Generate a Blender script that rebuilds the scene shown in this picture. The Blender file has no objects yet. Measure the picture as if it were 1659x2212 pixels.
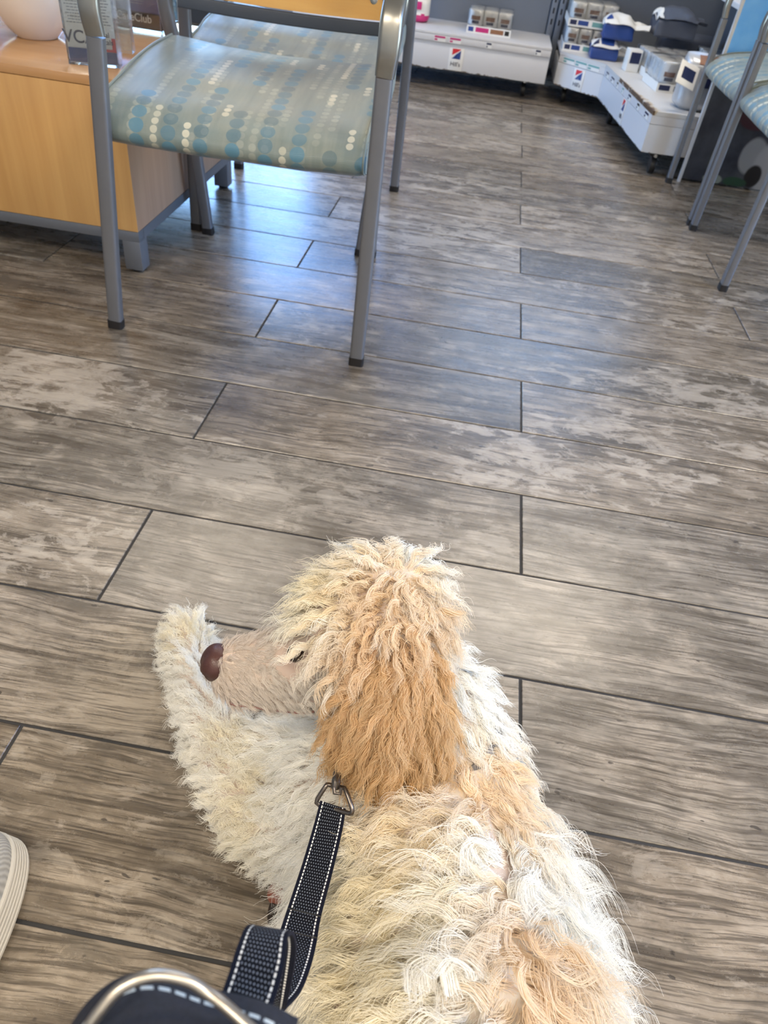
import bpy, bmesh, math, random
import numpy as np
from mathutils import Vector, Matrix, noise
from mathutils.kdtree import KDTree
from mathutils.bvhtree import BVHTree

random.seed(7); rng = np.random.default_rng(7)
SC = bpy.context.scene; COL = SC.collection; PI = math.pi
S = 0.2032                                   # one floor plank width, metres

# ------------------------------------------------------------------ camera
cd = bpy.data.cameras.new('camera'); cam = bpy.data.objects.new('camera', cd); COL.objects.link(cam)
cam.location = (-0.18555, -0.61873, 0.81078)
cam.rotation_euler = (0.84106, -0.10104, 0.14629)
cd.sensor_fit = 'VERTICAL'; cd.sensor_height = 9.892; cd.lens = 6.86
cd.clip_start = 0.01; cd.clip_end = 60
cd.dof.use_dof = True; cd.dof.focus_distance = 0.66; cd.dof.aperture_fstop = 3.2
SC.camera = cam

# ------------------------------------------------------------------ view, world, lamps
SC.view_settings.view_transform = 'Standard'; SC.view_settings.look = 'None'
SC.view_settings.gamma = 1.0; SC.view_settings.use_curve_mapping = False
SC.view_settings.exposure = 0.16
W = bpy.data.worlds.new('sky'); SC.world = W; W.use_nodes = True
nt = W.node_tree; nt.nodes.clear()
sky = nt.nodes.new('ShaderNodeTexSky'); sky.sky_type = 'NISHITA'; sky.sun_disc = False
sky.sun_elevation = math.radians(42); sky.sun_rotation = math.radians(150); sky.air_density = 1.3; sky.dust_density = 0.6
bg = nt.nodes.new('ShaderNodeBackground'); bg.inputs['Strength'].default_value = 1.6
wo = nt.nodes.new('ShaderNodeOutputWorld')
tn = nt.nodes.new('ShaderNodeMix'); tn.data_type = 'RGBA'; tn.blend_type = 'MULTIPLY'; tn.inputs[0].default_value = 1; tn.inputs[7].default_value = (.72, .88, 1.18, 1)
nt.links.new(sky.outputs[0], tn.inputs[6]); nt.links.new(tn.outputs[2], bg.inputs[0]); nt.links.new(bg.outputs[0], wo.inputs[0])
XL, XR, YF, YB, ZC = -3.0, 2.6, -2.4, 4.6, 2.75      # room shell
def area(name, loc, rot, sx, sy, power, col=(1, 1, 1), portal=False):
    l = bpy.data.lights.new(name, 'AREA'); l.shape = 'RECTANGLE'; l.size = sx; l.size_y = sy
    l.energy = power; l.color = col
    if portal: l.cycles.is_portal = True
    o = bpy.data.objects.new(name, l); COL.objects.link(o); o.location = loc; o.rotation_euler = rot
    return o
# daylight portals in the three window openings
area('window_portal', (XL + .02, 3.1, 1.45), (0, math.radians(-90), 0), 2.3, 2.0, 1, portal=True)
area('window_portal', (XR - .02, .5, 1.35), (0, math.radians(90), 0), 2.1, 2.0, 1, portal=True)
area('window_portal', (-1.75, YB - .02, 1.45), (math.radians(-90), 0, 0), 2.2, 2.3, 1, portal=True)
area('window_portal', (1.0, YB - .02, 1.95), (math.radians(-90), 0, 0), 2.6, 1.3, 1, portal=True)
LAMPS = [(-1.5, 2.6), (0.6, 2.6), (-1.3, -1.5), (1.85, -0.9), (0.4, -1.7)]
LAMP_POWER = [16, 28, 38, 52, 30]
LAMP_COL = (1.0, 0.88, 0.72)

# ------------------------------------------------------------------ tagging helpers
def tag(o, label=None, cat=None, group=None, kind=None):
    if label: o['label'] = label
    if cat: o['category'] = cat
    if group: o['group'] = group
    if kind: o['kind'] = kind
    return o
def empty(name, loc, label, cat, rz=0, group=None):
    o = bpy.data.objects.new(name, None); COL.objects.link(o); o.location = loc; o.rotation_euler = (0, 0, rz)
    o.empty_display_size = .05
    return tag(o, label, cat, group)
def smooth(me, ang=40):
    me.polygons.foreach_set('use_smooth', [True] * len(me.polygons))
    me.update()
    try: me.set_sharp_from_angle(angle=math.radians(ang))
    except Exception: pass
def obj(name, bm, mat, parent=None, sm=40):
    if isinstance(bm, bmesh.types.BMesh):
        bmesh.ops.recalc_face_normals(bm, faces=bm.faces)
        me = bpy.data.meshes.new(name); bm.to_mesh(me); bm.free()
    else: me = bm
    for m in (mat if isinstance(mat, (list, tuple)) else [mat]): me.materials.append(m)
    if sm: smooth(me, sm)
    o = bpy.data.objects.new(name, me); COL.objects.link(o)
    if parent: o.parent = parent
    return o
def struct(name, bm, mat, sm=None):
    o = obj(name, bm, mat, None, sm); o['kind'] = 'structure'; return o

# ------------------------------------------------------------------ mesh helpers
def BM(): return bmesh.new()
def box(bm, x0, x1, y0, y1, z0, z1, bev=0, mi=0, rot=None):
    r = bmesh.ops.create_cube(bm, size=1)
    vs = r['verts']
    bmesh.ops.scale(bm, verts=vs, vec=(x1 - x0, y1 - y0, z1 - z0))
    bmesh.ops.translate(bm, verts=vs, vec=((x0 + x1) / 2, (y0 + y1) / 2, (z0 + z1) / 2))
    fs = list({f for v in vs for f in v.link_faces})
    if bev:
        es = list({e for v in vs for e in v.link_edges})
        r = bmesh.ops.bevel(bm, geom=es, offset=bev, segments=2, profile=.5, affect='EDGES')
        fs = list({f for v in r['verts'] for f in v.link_faces} | {f for f in fs if f.is_valid})
    for f in fs: f.material_index = mi
    vv = list({v for f in fs for v in f.verts})
    if rot is not None: bmesh.ops.transform(bm, matrix=rot, verts=vv)
    return vv
def sweep(bm, pts, prof, ups=None, closed=False, caps=True, mi=0, scales=None):
    """sweep a 2-D profile [(a,b)] along pts; a goes along 'side', b along 'up'"""
    P = [Vector(p) for p in pts]; n = len(P); rings = []
    prev = None
    for i in range(n):
        if closed: t = (P[(i + 1) % n] - P[i - 1])
        else: t = P[min(i + 1, n - 1)] - P[max(i - 1, 0)]
        t.normalize()
        if ups is not None: u = Vector(ups[i]) if isinstance(ups, list) else Vector(ups)
        elif prev is not None: u = prev
        else: u = Vector((0, 0, 1)) if abs(t.z) < .9 else Vector((0, 1, 0))
        s = t.cross(u)
        if s.length < 1e-6: s = t.orthogonal()
        s.normalize(); u = s.cross(t).normalized(); prev = u
        k = scales[i] if scales else 1
        rings.append([bm.verts.new(P[i] + s * a * k + u * b * k) for a, b in prof])
    m = len(prof); R = n if closed else n - 1
    for i in range(R):
        A, B = rings[i], rings[(i + 1) % n]
        for j in range(m):
            f = bm.faces.new((A[j], A[(j + 1) % m], B[(j + 1) % m], B[j])); f.material_index = mi
    if caps and not closed:
        for r in (rings[0], rings[-1]):
            f = bm.faces.new(r); f.material_index = mi
    return rings
def circ(r, n=12): return [(r * math.cos(2 * PI * k / n), r * math.sin(2 * PI * k / n)) for k in range(n)]
def rrect(w, h, r, n=3):
    o = []
    for cx, cy, a0 in ((w / 2 - r, h / 2 - r, 0), (-w / 2 + r, h / 2 - r, 90), (-w / 2 + r, -h / 2 + r, 180), (w / 2 - r, -h / 2 + r, 270)):
        for k in range(n + 1):
            a = math.radians(a0 + 90 * k / n); o.append((cx + r * math.cos(a), cy + r * math.sin(a)))
    return o
def lathe(bm, prof, c=(0, 0, 0), n=32, mi=0, cap=True):
    rings = [[bm.verts.new((c[0] + r * math.cos(2 * PI * k / n), c[1] + r * math.sin(2 * PI * k / n), c[2] + z)) for k in range(n)] for r, z in prof]
    for A, B in zip(rings, rings[1:]):
        for k in range(n):
            f = bm.faces.new((A[k], A[(k + 1) % n], B[(k + 1) % n], B[k])); f.material_index = mi
    if cap:
        for r in (rings[0], rings[-1]):
            f = bm.faces.new(r); f.material_index = mi
    return rings
def prism(bm, poly, z0, z1, bev=0, mi=0):
    a = [bm.verts.new((x, y, z0)) for x, y in poly]; b = [bm.verts.new((x, y, z1)) for x, y in poly]
    n = len(poly); fs = [bm.faces.new(a[::-1]), bm.faces.new(b)]
    for i in range(n): fs.append(bm.faces.new((a[i], a[(i + 1) % n], b[(i + 1) % n], b[i])))
    for f in fs: f.material_index = mi
    if bev:
        bmesh.ops.bevel(bm, geom=list({e for f in fs for e in f.edges}), offset=bev, segments=2, affect='EDGES')
def catmull(pts, k=8):
    P = [np.array(p, float) for p in pts]; P = [2 * P[0] - P[1]] + P + [2 * P[-1] - P[-2]]; o = []
    for i in range(1, len(P) - 2):
        for j in range(k):
            t = j / k
            o.append(.5 * ((2 * P[i]) + (-P[i - 1] + P[i + 1]) * t + (2 * P[i - 1] - 5 * P[i] + 4 * P[i + 1] - P[i + 2]) * t * t + (-P[i - 1] + 3 * P[i] - 3 * P[i + 1] + P[i + 2]) * t ** 3))
    o.append(P[-2]); return o
def text(name, s, size, mat, parent, mtx, ext=.0002, align='CENTER'):
    c = bpy.data.curves.new(name, 'FONT'); c.body = s; c.size = size; c.extrude = ext; c.align_x = align; c.align_y = 'CENTER'; c.offset = size * .012
    t = bpy.data.objects.new(name, c); COL.objects.link(t)
    bpy.context.view_layer.update()
    me = bpy.data.meshes.new_from_object(t.evaluated_get(bpy.context.evaluated_depsgraph_get()))
    bpy.data.objects.remove(t); me.transform(mtx); me.materials.clear(); me.materials.append(mat)
    o = bpy.data.objects.new(name, me); COL.objects.link(o); o.parent = parent; return o

# ------------------------------------------------------------------ node helpers
class NT:
    def __init__(s, name):
        s.m = bpy.data.materials.new(name); s.m.use_nodes = True; s.t = s.m.node_tree; s.t.nodes.clear()
        s.out = s.t.nodes.new('ShaderNodeOutputMaterial'); s.b = s.t.nodes.new('ShaderNodeBsdfPrincipled')
        s.t.links.new(s.b.outputs[0], s.out.inputs[0])
    def n(s, ty, **k):
        n = s.t.nodes.new(ty)
        for a, v in k.items(): setattr(n, a, v)
        return n
    def L(s, a, b): s.t.links.new(a, b)
    def put(s, inp, v):
        if hasattr(v, 'is_linked') or isinstance(v, bpy.types.NodeSocket): s.L(v, inp)
        else: inp.default_value = v
    def M(s, op, a, b=0.0, c=None, clamp=False):
        n = s.n('ShaderNodeMath', operation=op, use_clamp=clamp); s.put(n.inputs[0], a); s.put(n.inputs[1], b)
        if c is not None: s.put(n.inputs[2], c)
        return n.outputs[0]
    def V(s, op, a, b=(0, 0, 0)):
        n = s.n('ShaderNodeVectorMath', operation=op); s.put(n.inputs[0], a); s.put(n.inputs[1], b); return n.outputs[0]
    def co(s, w='Object'): return s.n('ShaderNodeTexCoord').outputs[w]
    def map(s, v, sc=(1, 1, 1), loc=(0, 0, 0)):
        n = s.n('ShaderNodeMapping'); s.put(n.inputs['Vector'], v); s.put(n.inputs['Scale'], sc); s.put(n.inputs['Location'], loc); return n.outputs[0]
    def noise(s, v, scale, detail=4, rough=.55, dist=0, out=0):
        n = s.n('ShaderNodeTexNoise'); s.put(n.inputs['Vector'], v); n.inputs['Scale'].default_value = scale; n.inputs['Detail'].default_value = detail
        n.inputs['Roughness'].default_value = rough; n.inputs['Distortion'].default_value = dist; return n.outputs[out]
    def ramp(s, v, stops, interp='LINEAR'):
        n = s.n('ShaderNodeValToRGB'); s.put(n.inputs[0], v); cr = n.color_ramp; cr.interpolation = interp
        while len(cr.elements) < len(stops): cr.elements.new(.5)
        for e, (p, c) in zip(cr.elements, stops):
            e.position = p; e.color = (c, c, c, 1) if isinstance(c, (int, float)) else (*c, 1)
        return n.outputs[0]
    def mix(s, f, a, b, mode='MIX'):
        n = s.n('ShaderNodeMix', data_type='RGBA', blend_type=mode); s.put(n.inputs[0], f)
        for i, v in ((6, a), (7, b)):
            if isinstance(v, tuple): n.inputs[i].default_value = (*v, 1) if len(v) == 3 else v
            else: s.L(v, n.inputs[i])
        return n.outputs[2]
    def sep(s, v):
        n = s.n('ShaderNodeSeparateXYZ'); s.put(n.inputs[0], v); return n.outputs
    def comb(s, x, y, z=0.0):
        n = s.n('ShaderNodeCombineXYZ'); s.put(n.inputs[0], x); s.put(n.inputs[1], y); s.put(n.inputs[2], z); return n.outputs[0]
    def white(s, v):
        n = s.n('ShaderNodeTexWhiteNoise', noise_dimensions='3D'); s.put(n.inputs[0], v); return n.outputs
    def bump(s, h, strength=.3, dist=.002):
        n = s.n('ShaderNodeBump'); n.inputs['Strength'].default_value = strength; n.inputs['Distance'].default_value = dist
        s.L(h, n.inputs['Height']); s.L(n.outputs[0], s.b.inputs['Normal']); return n
    def col(s, v): s.put(s.b.inputs['Base Color'], (*v, 1) if isinstance(v, tuple) and len(v) == 3 else v)
    def rough(s, v): s.put(s.b.inputs['Roughness'], v)
def srgb(r, g, b):
    f = lambda c: (c / 255) / 12.92 if c <= 10 else ((c / 255 + .055) / 1.055) ** 2.4
    return (f(r), f(g), f(b))
def plain(name, c, r=.5, metal=0, var=.06, vs=30, coat=0, spec=.5):
    k = NT(name); n = k.noise(k.co(), vs, 3)
    k.col(k.mix(n, tuple(x * (1 - var) for x in c), tuple(min(1, x * (1 + var)) for x in c)))
    k.rough(k.M('MULTIPLY_ADD', n, .12, r - .06)); k.b.inputs['Metallic'].default_value = metal
    k.b.inputs['Coat Weight'].default_value = coat; k.b.inputs['Specular IOR Level'].default_value = spec
    return k.m

# floor planks
def mat_floor():
    k = NT('wood_look_tile')
    at = k.n('ShaderNodeAttribute', attribute_name='tile'); T = at.outputs['Color']
    P = k.co(); Q = k.V('ADD', P, k.V('MULTIPLY', T, (37, 61, 23)))
    ts = k.sep(T)
    warp = k.noise(Q, 3.0, 3, .5, out=1)
    Qw = k.V('ADD', Q, k.V('MULTIPLY', k.V('SUBTRACT', warp, (.5, .5, .5)), (.10, .05, 0)))
    # cathedral growth rings
    rv = k.noise(k.map(Qw, (.8, 4.4, 1)), 1.2, 2, .4)
    ring = k.ramp(k.M('FRACT', k.M('MULTIPLY', rv, 34)), [(0, 0), (.22, .9), (.8, 1), (1, .1)])
    zone = k.ramp(k.noise(k.map(Q, (1.2, 2.5, 1)), 1.6, 2), [(.44, 0), (.60, 1)])
    fine = k.noise(k.map(Qw, (7, 170, 1)), 1.0, 6, .62)
    hair = k.noise(k.map(Qw, (16, 420, 1)), 1.0, 3, .6)
    streak = k.noise(k.map(Qw, (2.6, 30, 1)), 1.2, 7, .65)
    big = k.noise(k.map(Q, (1.3, 3.2, 1)), 1.9, 6, .62)
    mott = k.noise(k.map(Q, (1, 1.6, 1)), 13, 8, .68, .3)
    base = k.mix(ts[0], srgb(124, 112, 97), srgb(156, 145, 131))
    base = k.mix(k.M('MULTIPLY', k.M('GREATER_THAN', ts[1], .62), .5), base, srgb(104, 102, 97))
    base = k.mix(k.ramp(big, [(.32, .48), (.5, 0)]), base, srgb(78, 69, 57))
    base = k.mix(k.ramp(big, [(.5, 0), (.68, .5)]), base, srgb(164, 151, 135))
    base = k.mix(k.ramp(mott, [(.38, .48), (.5, 0)]), base, srgb(80, 71, 60))
    base = k.mix(k.ramp(mott, [(.52, 0), (.62, .5)]), base, srgb(172, 160, 145))
    base = k.mix(k.ramp(streak, [(.38, .58), (.5, 0)]), base, srgb(70, 61, 51))
    base = k.mix(k.ramp(streak, [(.55, 0), (.70, .38)]), base, srgb(182, 171, 157))
    base = k.mix(k.ramp(fine, [(.40, .7), (.50, 0)]), base, srgb(66, 58, 49))
    base = k.mix(k.ramp(hair, [(.38, .55), (.49, 0)]), base, srgb(56, 49, 42))
    rr = k.M('MULTIPLY', k.M('SUBTRACT', 1, ring), k.M('MULTIPLY', zone, .3))
    base = k.mix(rr, base, srgb(80, 71, 61))
    # worn pale paint flakes with broken edges
    fl = k.noise(k.map(Q, (1, 1.8, 1)), 16, 12, .72, .5)
    flz = k.noise(k.map(Q, (1, 2.2, 1)), 2.4, 4, .6)
    f1 = k.ramp(k.M('ADD', k.M('MULTIPLY', fl, .8), k.M('MULTIPLY', flz, .55)), [(.715, 0), (.735, .30), (.80, .46)])
    f1 = k.M('MULTIPLY', f1, k.ramp(ts[2], [(.25, .15), (.6, 1)]))
    base = k.mix(f1, base, srgb(194, 184, 171))
    f2 = k.ramp(k.M('ADD', k.M('MULTIPLY', fl, .5), k.M('MULTIPLY', flz, .6)), [(.42, .5), (.47, 0)])
    base = k.mix(f2, base, srgb(92, 86, 77))
    spk = k.ramp(k.noise(k.map(Q, (1, 2.2, 1)), 34, 2, .5), [(.265, .8), (.29, 0)])
    base = k.mix(spk, base, srgb(56, 50, 45))
    kn = k.n('ShaderNodeTexVoronoi', feature='F1'); k.put(kn.inputs['Vector'], k.map(Qw, (1.0, 1.9, 1))); kn.inputs['Scale'].default_value = 1.5
    knot = k.ramp(kn.outputs['Distance'], [(.0, .5), (.02, .4), (.028, .08), (.042, .3), (.05, .04), (.07, .2), (.085, 0)])
    base = k.mix(knot, base, srgb(76, 66, 56))
    k.col(base)
    k.rough(k.ramp(k.M('ADD', k.M('MULTIPLY', streak, .5), k.M('MULTIPLY', fl, .5)), [(.3, .20), (.7, .36)]))
    k.b.inputs['Specular IOR Level'].default_value = .75
    k.bump(k.M('ADD', k.M('MULTIPLY', fine, .6), k.M('MULTIPLY', fl, .5)), .3, .001)
    return k.m
M_floor = mat_floor()
M_grout = plain('dark_grout', srgb(48, 48, 50), .8, var=.3, vs=60)

def mat_fabric():
    k = NT('dotted_upholstery'); uv = k.co('UV'); u, v, _ = k.sep(uv)      # uv in metres
    def dots(cw, ch, ru, rv, seed, dens, grp, uo=0.0, u0=u):
        u = k.M('ADD', u0, uo)
        ci = k.M('FLOOR', k.M('DIVIDE', u, cw))
        cr = k.white(k.comb(ci, float(seed), 1.0))[0]
        vv = k.M('ADD', k.M('DIVIDE', v, ch), k.M('MULTIPLY', cr, 9.7))
        ri = k.M('FLOOR', vv); gi = k.M('FLOOR', k.M('DIVIDE', ri, grp))
        gr = k.white(k.comb(ci, gi, float(seed) + 3.1)); dr = k.white(k.comb(ci, ri, float(seed) + 5.7))[0]
        du = k.M('MULTIPLY', k.M('SUBTRACT', k.M('SUBTRACT', k.M('DIVIDE', u, cw), ci), .5), cw)
        dv = k.M('MULTIPLY', k.M('SUBTRACT', k.M('SUBTRACT', vv, ri), .5), ch)
        e = k.M('ADD', k.M('POWER', k.M('DIVIDE', du, ru), 2), k.M('POWER', k.M('DIVIDE', dv, rv), 2))
        m = k.M('LESS_THAN', e, 1.0)
        return k.M('MULTIPLY', m, k.M('LESS_THAN', gr[0], dens)), dr, gr[1]
    cs = k.noise(k.comb(k.M('MULTIPLY', u, 55.0), k.M('MULTIPLY', v, 6.0)), 1.0, 3)
    base = k.mix(k.ramp(cs, [(.3, 0), (.7, 1)]), srgb(110, 122, 118), srgb(134, 141, 132))
    wob = k.noise(uv, 14, 2)
    base = k.mix(k.ramp(wob, [(.45, 0), (.7, .45)]), base, srgb(112, 134, 138))
    m, r, _c = dots(.0235, .0165, .0072, .0074, 11, .34, 5)
    base = k.mix(k.M('MULTIPLY', m, k.M('MULTIPLY_ADD', r, .3, .1)), base, srgb(186, 186, 170))
    m, r, _c = dots(.062, .029, .0142, .0140, 23, .56, 4)
    base = k.mix(k.M('MULTIPLY', m, k.M('MULTIPLY_ADD', r, .35, .55)), base, k.mix(r, srgb(52, 88, 104), srgb(74, 128, 152)))
    m, r, _c = dots(.062, .0165, .0070, .0074, 37, .20, 3, .028)
    base = k.mix(k.M('MULTIPLY', m, k.M('MULTIPLY_ADD', r, .35, .45)), base, srgb(214, 208, 186))
    rib = k.M('SINE', k.M('MULTIPLY', v, 2 * PI / .0026))
    base = k.mix(k.M('MULTIPLY_ADD', rib, .12, .12), base, srgb(60, 72, 74))
    k.col(base); k.rough(.42); k.b.inputs['Sheen Weight'].default_value = .15
    k.b.inputs['Specular IOR Level'].default_value = .55
    k.bump(rib, .25, .0006)
    return k.m
M_fabric = mat_fabric()
M_leg = plain('grey_painted_metal', srgb(118, 119, 124), .42, .55, .05, 60)
M_arm = plain('worn_steel', srgb(150, 148, 142), .3, .85, .12, 25)
M_foot = plain('black_rubber_cap', srgb(26, 22, 22), .6, 0, .3, 90)
M_rail = plain('dark_grey_rail', srgb(62, 66, 74), .5, .1)
def mat_maple(name, a, b, grain=(30, 30, 1.6), r=.35, coat=0):
    k = NT(name); P = k.co()
    n = k.noise(k.map(P, grain), 1.0, 6, .6, .4); n2 = k.noise(k.map(P, tuple(g * .16 for g in grain)), 1.3, 2)
    c = k.mix(k.ramp(n, [(.3, 0), (.7, 1)]), a, b); c = k.mix(k.ramp(n2, [(.35, .28), (.7, 0)]), c, tuple(x * .72 for x in a))
    k.col(c); k.rough(r); k.b.inputs['Coat Weight'].default_value = coat; k.b.inputs['Coat Roughness'].default_value = .15
    return k.m
M_maple = mat_maple('maple_veneer', srgb(190, 143, 86), srgb(208, 163, 103))
M_mapletop = mat_maple('maple_laminate_top', srgb(186, 138, 90), srgb(200, 154, 104), (2, 26, 30), .22, .4)
M_mapleshade = mat_maple('maple_side_shaded', srgb(160, 126, 102), srgb(176, 142, 116), (30, 30, 1.6), .4)  # darker copy of the maple: shade on the right face put into colour
M_backwood = mat_maple('honey_plywood', srgb(206, 152, 78), srgb(222, 172, 96), (2.5, 30, 34), .3, .3)
M_base = plain('grey_cabinet_frame', srgb(112, 115, 122), .45, .5)
M_vase = plain('cream_ceramic', srgb(226, 214, 204), .14, 0, .02, coat=.5)
def chipped(name, c, chip, zlo, zhi, r=.35):
    """white enamel whose lower edge (and upper edge) is chipped in patches"""
    k = NT(name); P = k.co(); x, y, z = k.sep(P)
    n = k.noise(P, 55, 5, .7); n2 = k.noise(P, 6, 2)
    low = k.M('SUBTRACT', z, zlo); hi = k.M('SUBTRACT', zhi, z); d = k.M('MINIMUM', low, hi)
    th = k.M('MULTIPLY', k.M('SUBTRACT', k.M('ADD', k.M('MULTIPLY', n, .6), k.M('MULTIPLY', n2, .5)), .52), .055)
    m = k.M('LESS_THAN', d, th)
    k.col(k.mix(m, k.mix(n2, tuple(q * .96 for q in c), c), chip)); k.rough(k.M('MULTIPLY_ADD', m, .4, r)); return k.m
M_enamel = plain('white_enamel', srgb(206, 208, 212), .38, 0, .03)
M_lip = plain('white_shelf_lip', srgb(200, 201, 205), .4, 0, .05)
M_panel = plain('blue_grey_back_panel', srgb(112, 120, 134), .5, .1, .06, 4)
M_pdark = plain('slate_grey_back_panel', srgb(86, 92, 102), .5, .1, .08, 4)
M_slot = plain('black_slot', srgb(12, 12, 14), .8)
M_black = plain('black_plastic', srgb(20, 20, 22), .5)
M_bolt = plain('bright_steel_bolt', srgb(190, 190, 188), .25, .9)
M_white = plain('printed_white', srgb(222, 222, 220), .4, 0, .03)
M_pink = plain('magenta_print', srgb(186, 42, 112), .35, 0, .1)
M_blue = plain('royal_blue_print', srgb(38, 66, 132), .35, 0, .1)
M_navy = plain('navy_print', srgb(30, 38, 74), .4, 0, .1)
M_red = plain('red_print', srgb(206, 42, 52), .4)
M_teal = plain('teal_print', srgb(104, 152, 152), .4)
M_brown = plain('brown_print', srgb(134, 92, 66), .45, 0, .4, 120)
M_greyt = plain('grey_print', srgb(120, 122, 132), .5)
M_silver = plain('silver_film', srgb(182, 184, 188), .3, .35, .08, 14)
M_darkfilm = plain('slate_film', srgb(84, 90, 104), .35, .2, .12, 14)
M_text = plain('dark_ink', srgb(24, 30, 60), .6)
def mat_clear(name, tint, refl=.08, rough=.05, milky=0):
    k = NT(name); t = k.n('ShaderNodeBsdfTransparent'); t.inputs[0].default_value = (*tint, 1)
    g = k.n('ShaderNodeBsdfGlossy'); g.inputs['Roughness'].default_value = rough; g.inputs[0].default_value = (1, 1, 1, 1)
    fr = k.n('ShaderNodeFresnel'); fr.inputs[0].default_value = 1.5
    nz = k.noise(k.co(), 22, 3); b = k.n('ShaderNodeBump'); b.inputs['Strength'].default_value = milky and .9 or .05; b.inputs['Distance'].default_value = .01
    k.L(nz, b.inputs['Height']); k.L(b.outputs[0], g.inputs['Normal']); k.L(b.outputs[0], fr.inputs['Normal'])
    mx = k.n('ShaderNodeMixShader'); k.put(mx.inputs[0], k.M('ADD', k.M('MULTIPLY', fr.outputs[0], 1.0), refl - .04, clamp=True))
    k.L(t.outputs[0], mx.inputs[1]); k.L(g.outputs[0], mx.inputs[2]); k.L(mx.outputs[0], k.out.inputs[0]); return k.m
M_acry = mat_clear('clear_acrylic', (.93, .95, .96), .10, .03)
M_wrap = mat_clear('clear_shrink_wrap', (.92, .93, .95), .10, .12, 1)
M_pane = mat_clear('window_glass', (.95, .98, 1), .04, .01)

# ------------------------------------------------------------------ floor
def build_floor():
    bm = BM(); ly = bm.loops.layers.float_color.new('tile'); Lt = 6.02 * S; g = .0021; ch = .0009
    k0, k1 = int(YF / S) - 1, int(YB / S) + 1
    for k in range(k0, k1):
        off = (0 if k % 2 else -Lt / 2) + random.uniform(-.003, .003)
        i0 = int((XL - off) / Lt) - 2; i1 = int((XR - off) / Lt) + 2
        for i in range(i0, i1):
            x0, x1 = max(off + i * Lt, XL), min(off + (i + 1) * Lt, XR)
            if x1 - x0 < .02: continue
            y0, y1 = max(k * S, YF), min((k + 1) * S, YB)
            if y1 - y0 < .01: continue
            c = (random.random() * (.4 if k < -1 else 1), random.random(), random.random(), 1)  # rows nearest the viewer kept dark: shade there put into tile tone
            def ring(e, z): return [bm.verts.new(p) for p in ((x0 + e, y0 + e, z), (x1 - e, y0 + e, z), (x1 - e, y1 - e, z), (x0 + e, y1 - e, z))]
            dz = random.uniform(-.0001, .0001)
            A, B, D = ring(g + ch, dz), ring(g, -ch + dz), ring(g, -.004)
            fs = [bm.faces.new(A)]
            for P, Q in ((A, B), (B, D)):
                for j in range(4): fs.append(bm.faces.new((P[j], Q[j], Q[(j + 1) % 4], P[(j + 1) % 4])))
            for f in fs:
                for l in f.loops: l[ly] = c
    box(bm, XL, XR, YF, YB, -.06, -.0022, mi=1)
    me = bpy.data.meshes.new('floor'); bm.to_mesh(me); bm.free()
    me.materials.append(M_floor); me.materials.append(M_grout)
    o = bpy.data.objects.new('floor', me); COL.objects.link(o)
    tag(o, 'grey-brown weathered wood-look plank tile floor with dark grout', 'floor', kind='structure')
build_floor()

def mat_added_film():  # film added to whiten and dim the back window's reflection on the floor
    k = NT('added_diffusing_film'); t = k.n('ShaderNodeBsdfTranslucent'); t.inputs[0].default_value = (.9, .9, .9, 1)
    p = k.n('ShaderNodeBsdfTransparent'); p.inputs[0].default_value = (1, .97, .92, 1); m = k.n('ShaderNodeMixShader'); m.inputs[0].default_value = .5
    k.L(p.outputs[0], m.inputs[1]); k.L(t.outputs[0], m.inputs[2]); k.L(m.outputs[0], k.out.inputs[0]); return k.m
# ------------------------------------------------------------------ room shell
M_wall = plain('painted_wall', srgb(196, 198, 200), .7)
M_wall2 = plain('blue_grey_wall', srgb(140, 150, 164), .7)
M_ceil = plain('ceiling_tile', srgb(214, 214, 210), .85)
M_frame = plain('aluminium_frame', srgb(150, 154, 160), .4, .6)
T = .12
def wall_with(name, axis, pos, a0, a1, holes, mat, lab):
    bm = BM()
    def seg(p0, p1, z0, z1):
        if p1 - p0 < .001 or z1 - z0 < .001: return
        if axis == 'x': box(bm, pos[0], pos[1], p0, p1, z0, z1)
        else: box(bm, p0, p1, pos[0], pos[1], z0, z1)
    cur = a0
    for (h0, h1, z0, z1) in holes:
        seg(cur, h0, 0, ZC); seg(h0, h1, 0, z0); seg(h0, h1, z1, ZC); cur = h1
    seg(cur, a1, 0, ZC)
    o = struct(name, bm, mat); tag(o, lab, 'wall')
wall_with('wall_left', 'x', (XL - T, XL), YF - T, YB + T, [(2.1, 4.1, .3, 2.6)], M_wall2, 'wall below and beside the tall shop windows')
wall_with('wall_back', 'y', (YB, YB + T), XL, XR, [(-2.9, -.6, .35, 2.55), (-.3, 2.3, 1.3, 2.6)], M_wall2, 'blue-grey wall behind the shelving with windows above')
wall_with('wall_right', 'x', (XR, XR + T), YF - T, YB + T, [(-.5, 1.5, .3, 2.4)], M_wall, 'painted wall with a window beyond the row of chairs')
wall_with('wall_front', 'y', (YF - T, YF), XL, XR, [], M_wall, 'plain painted wall behind the viewer')
bm = BM(); box(bm, XL - T, XR + T, YF - T, YB + T, ZC, ZC + .1); tag(struct('ceiling', bm, M_ceil), 'flat white ceiling with lamp panels', 'ceiling')
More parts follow.
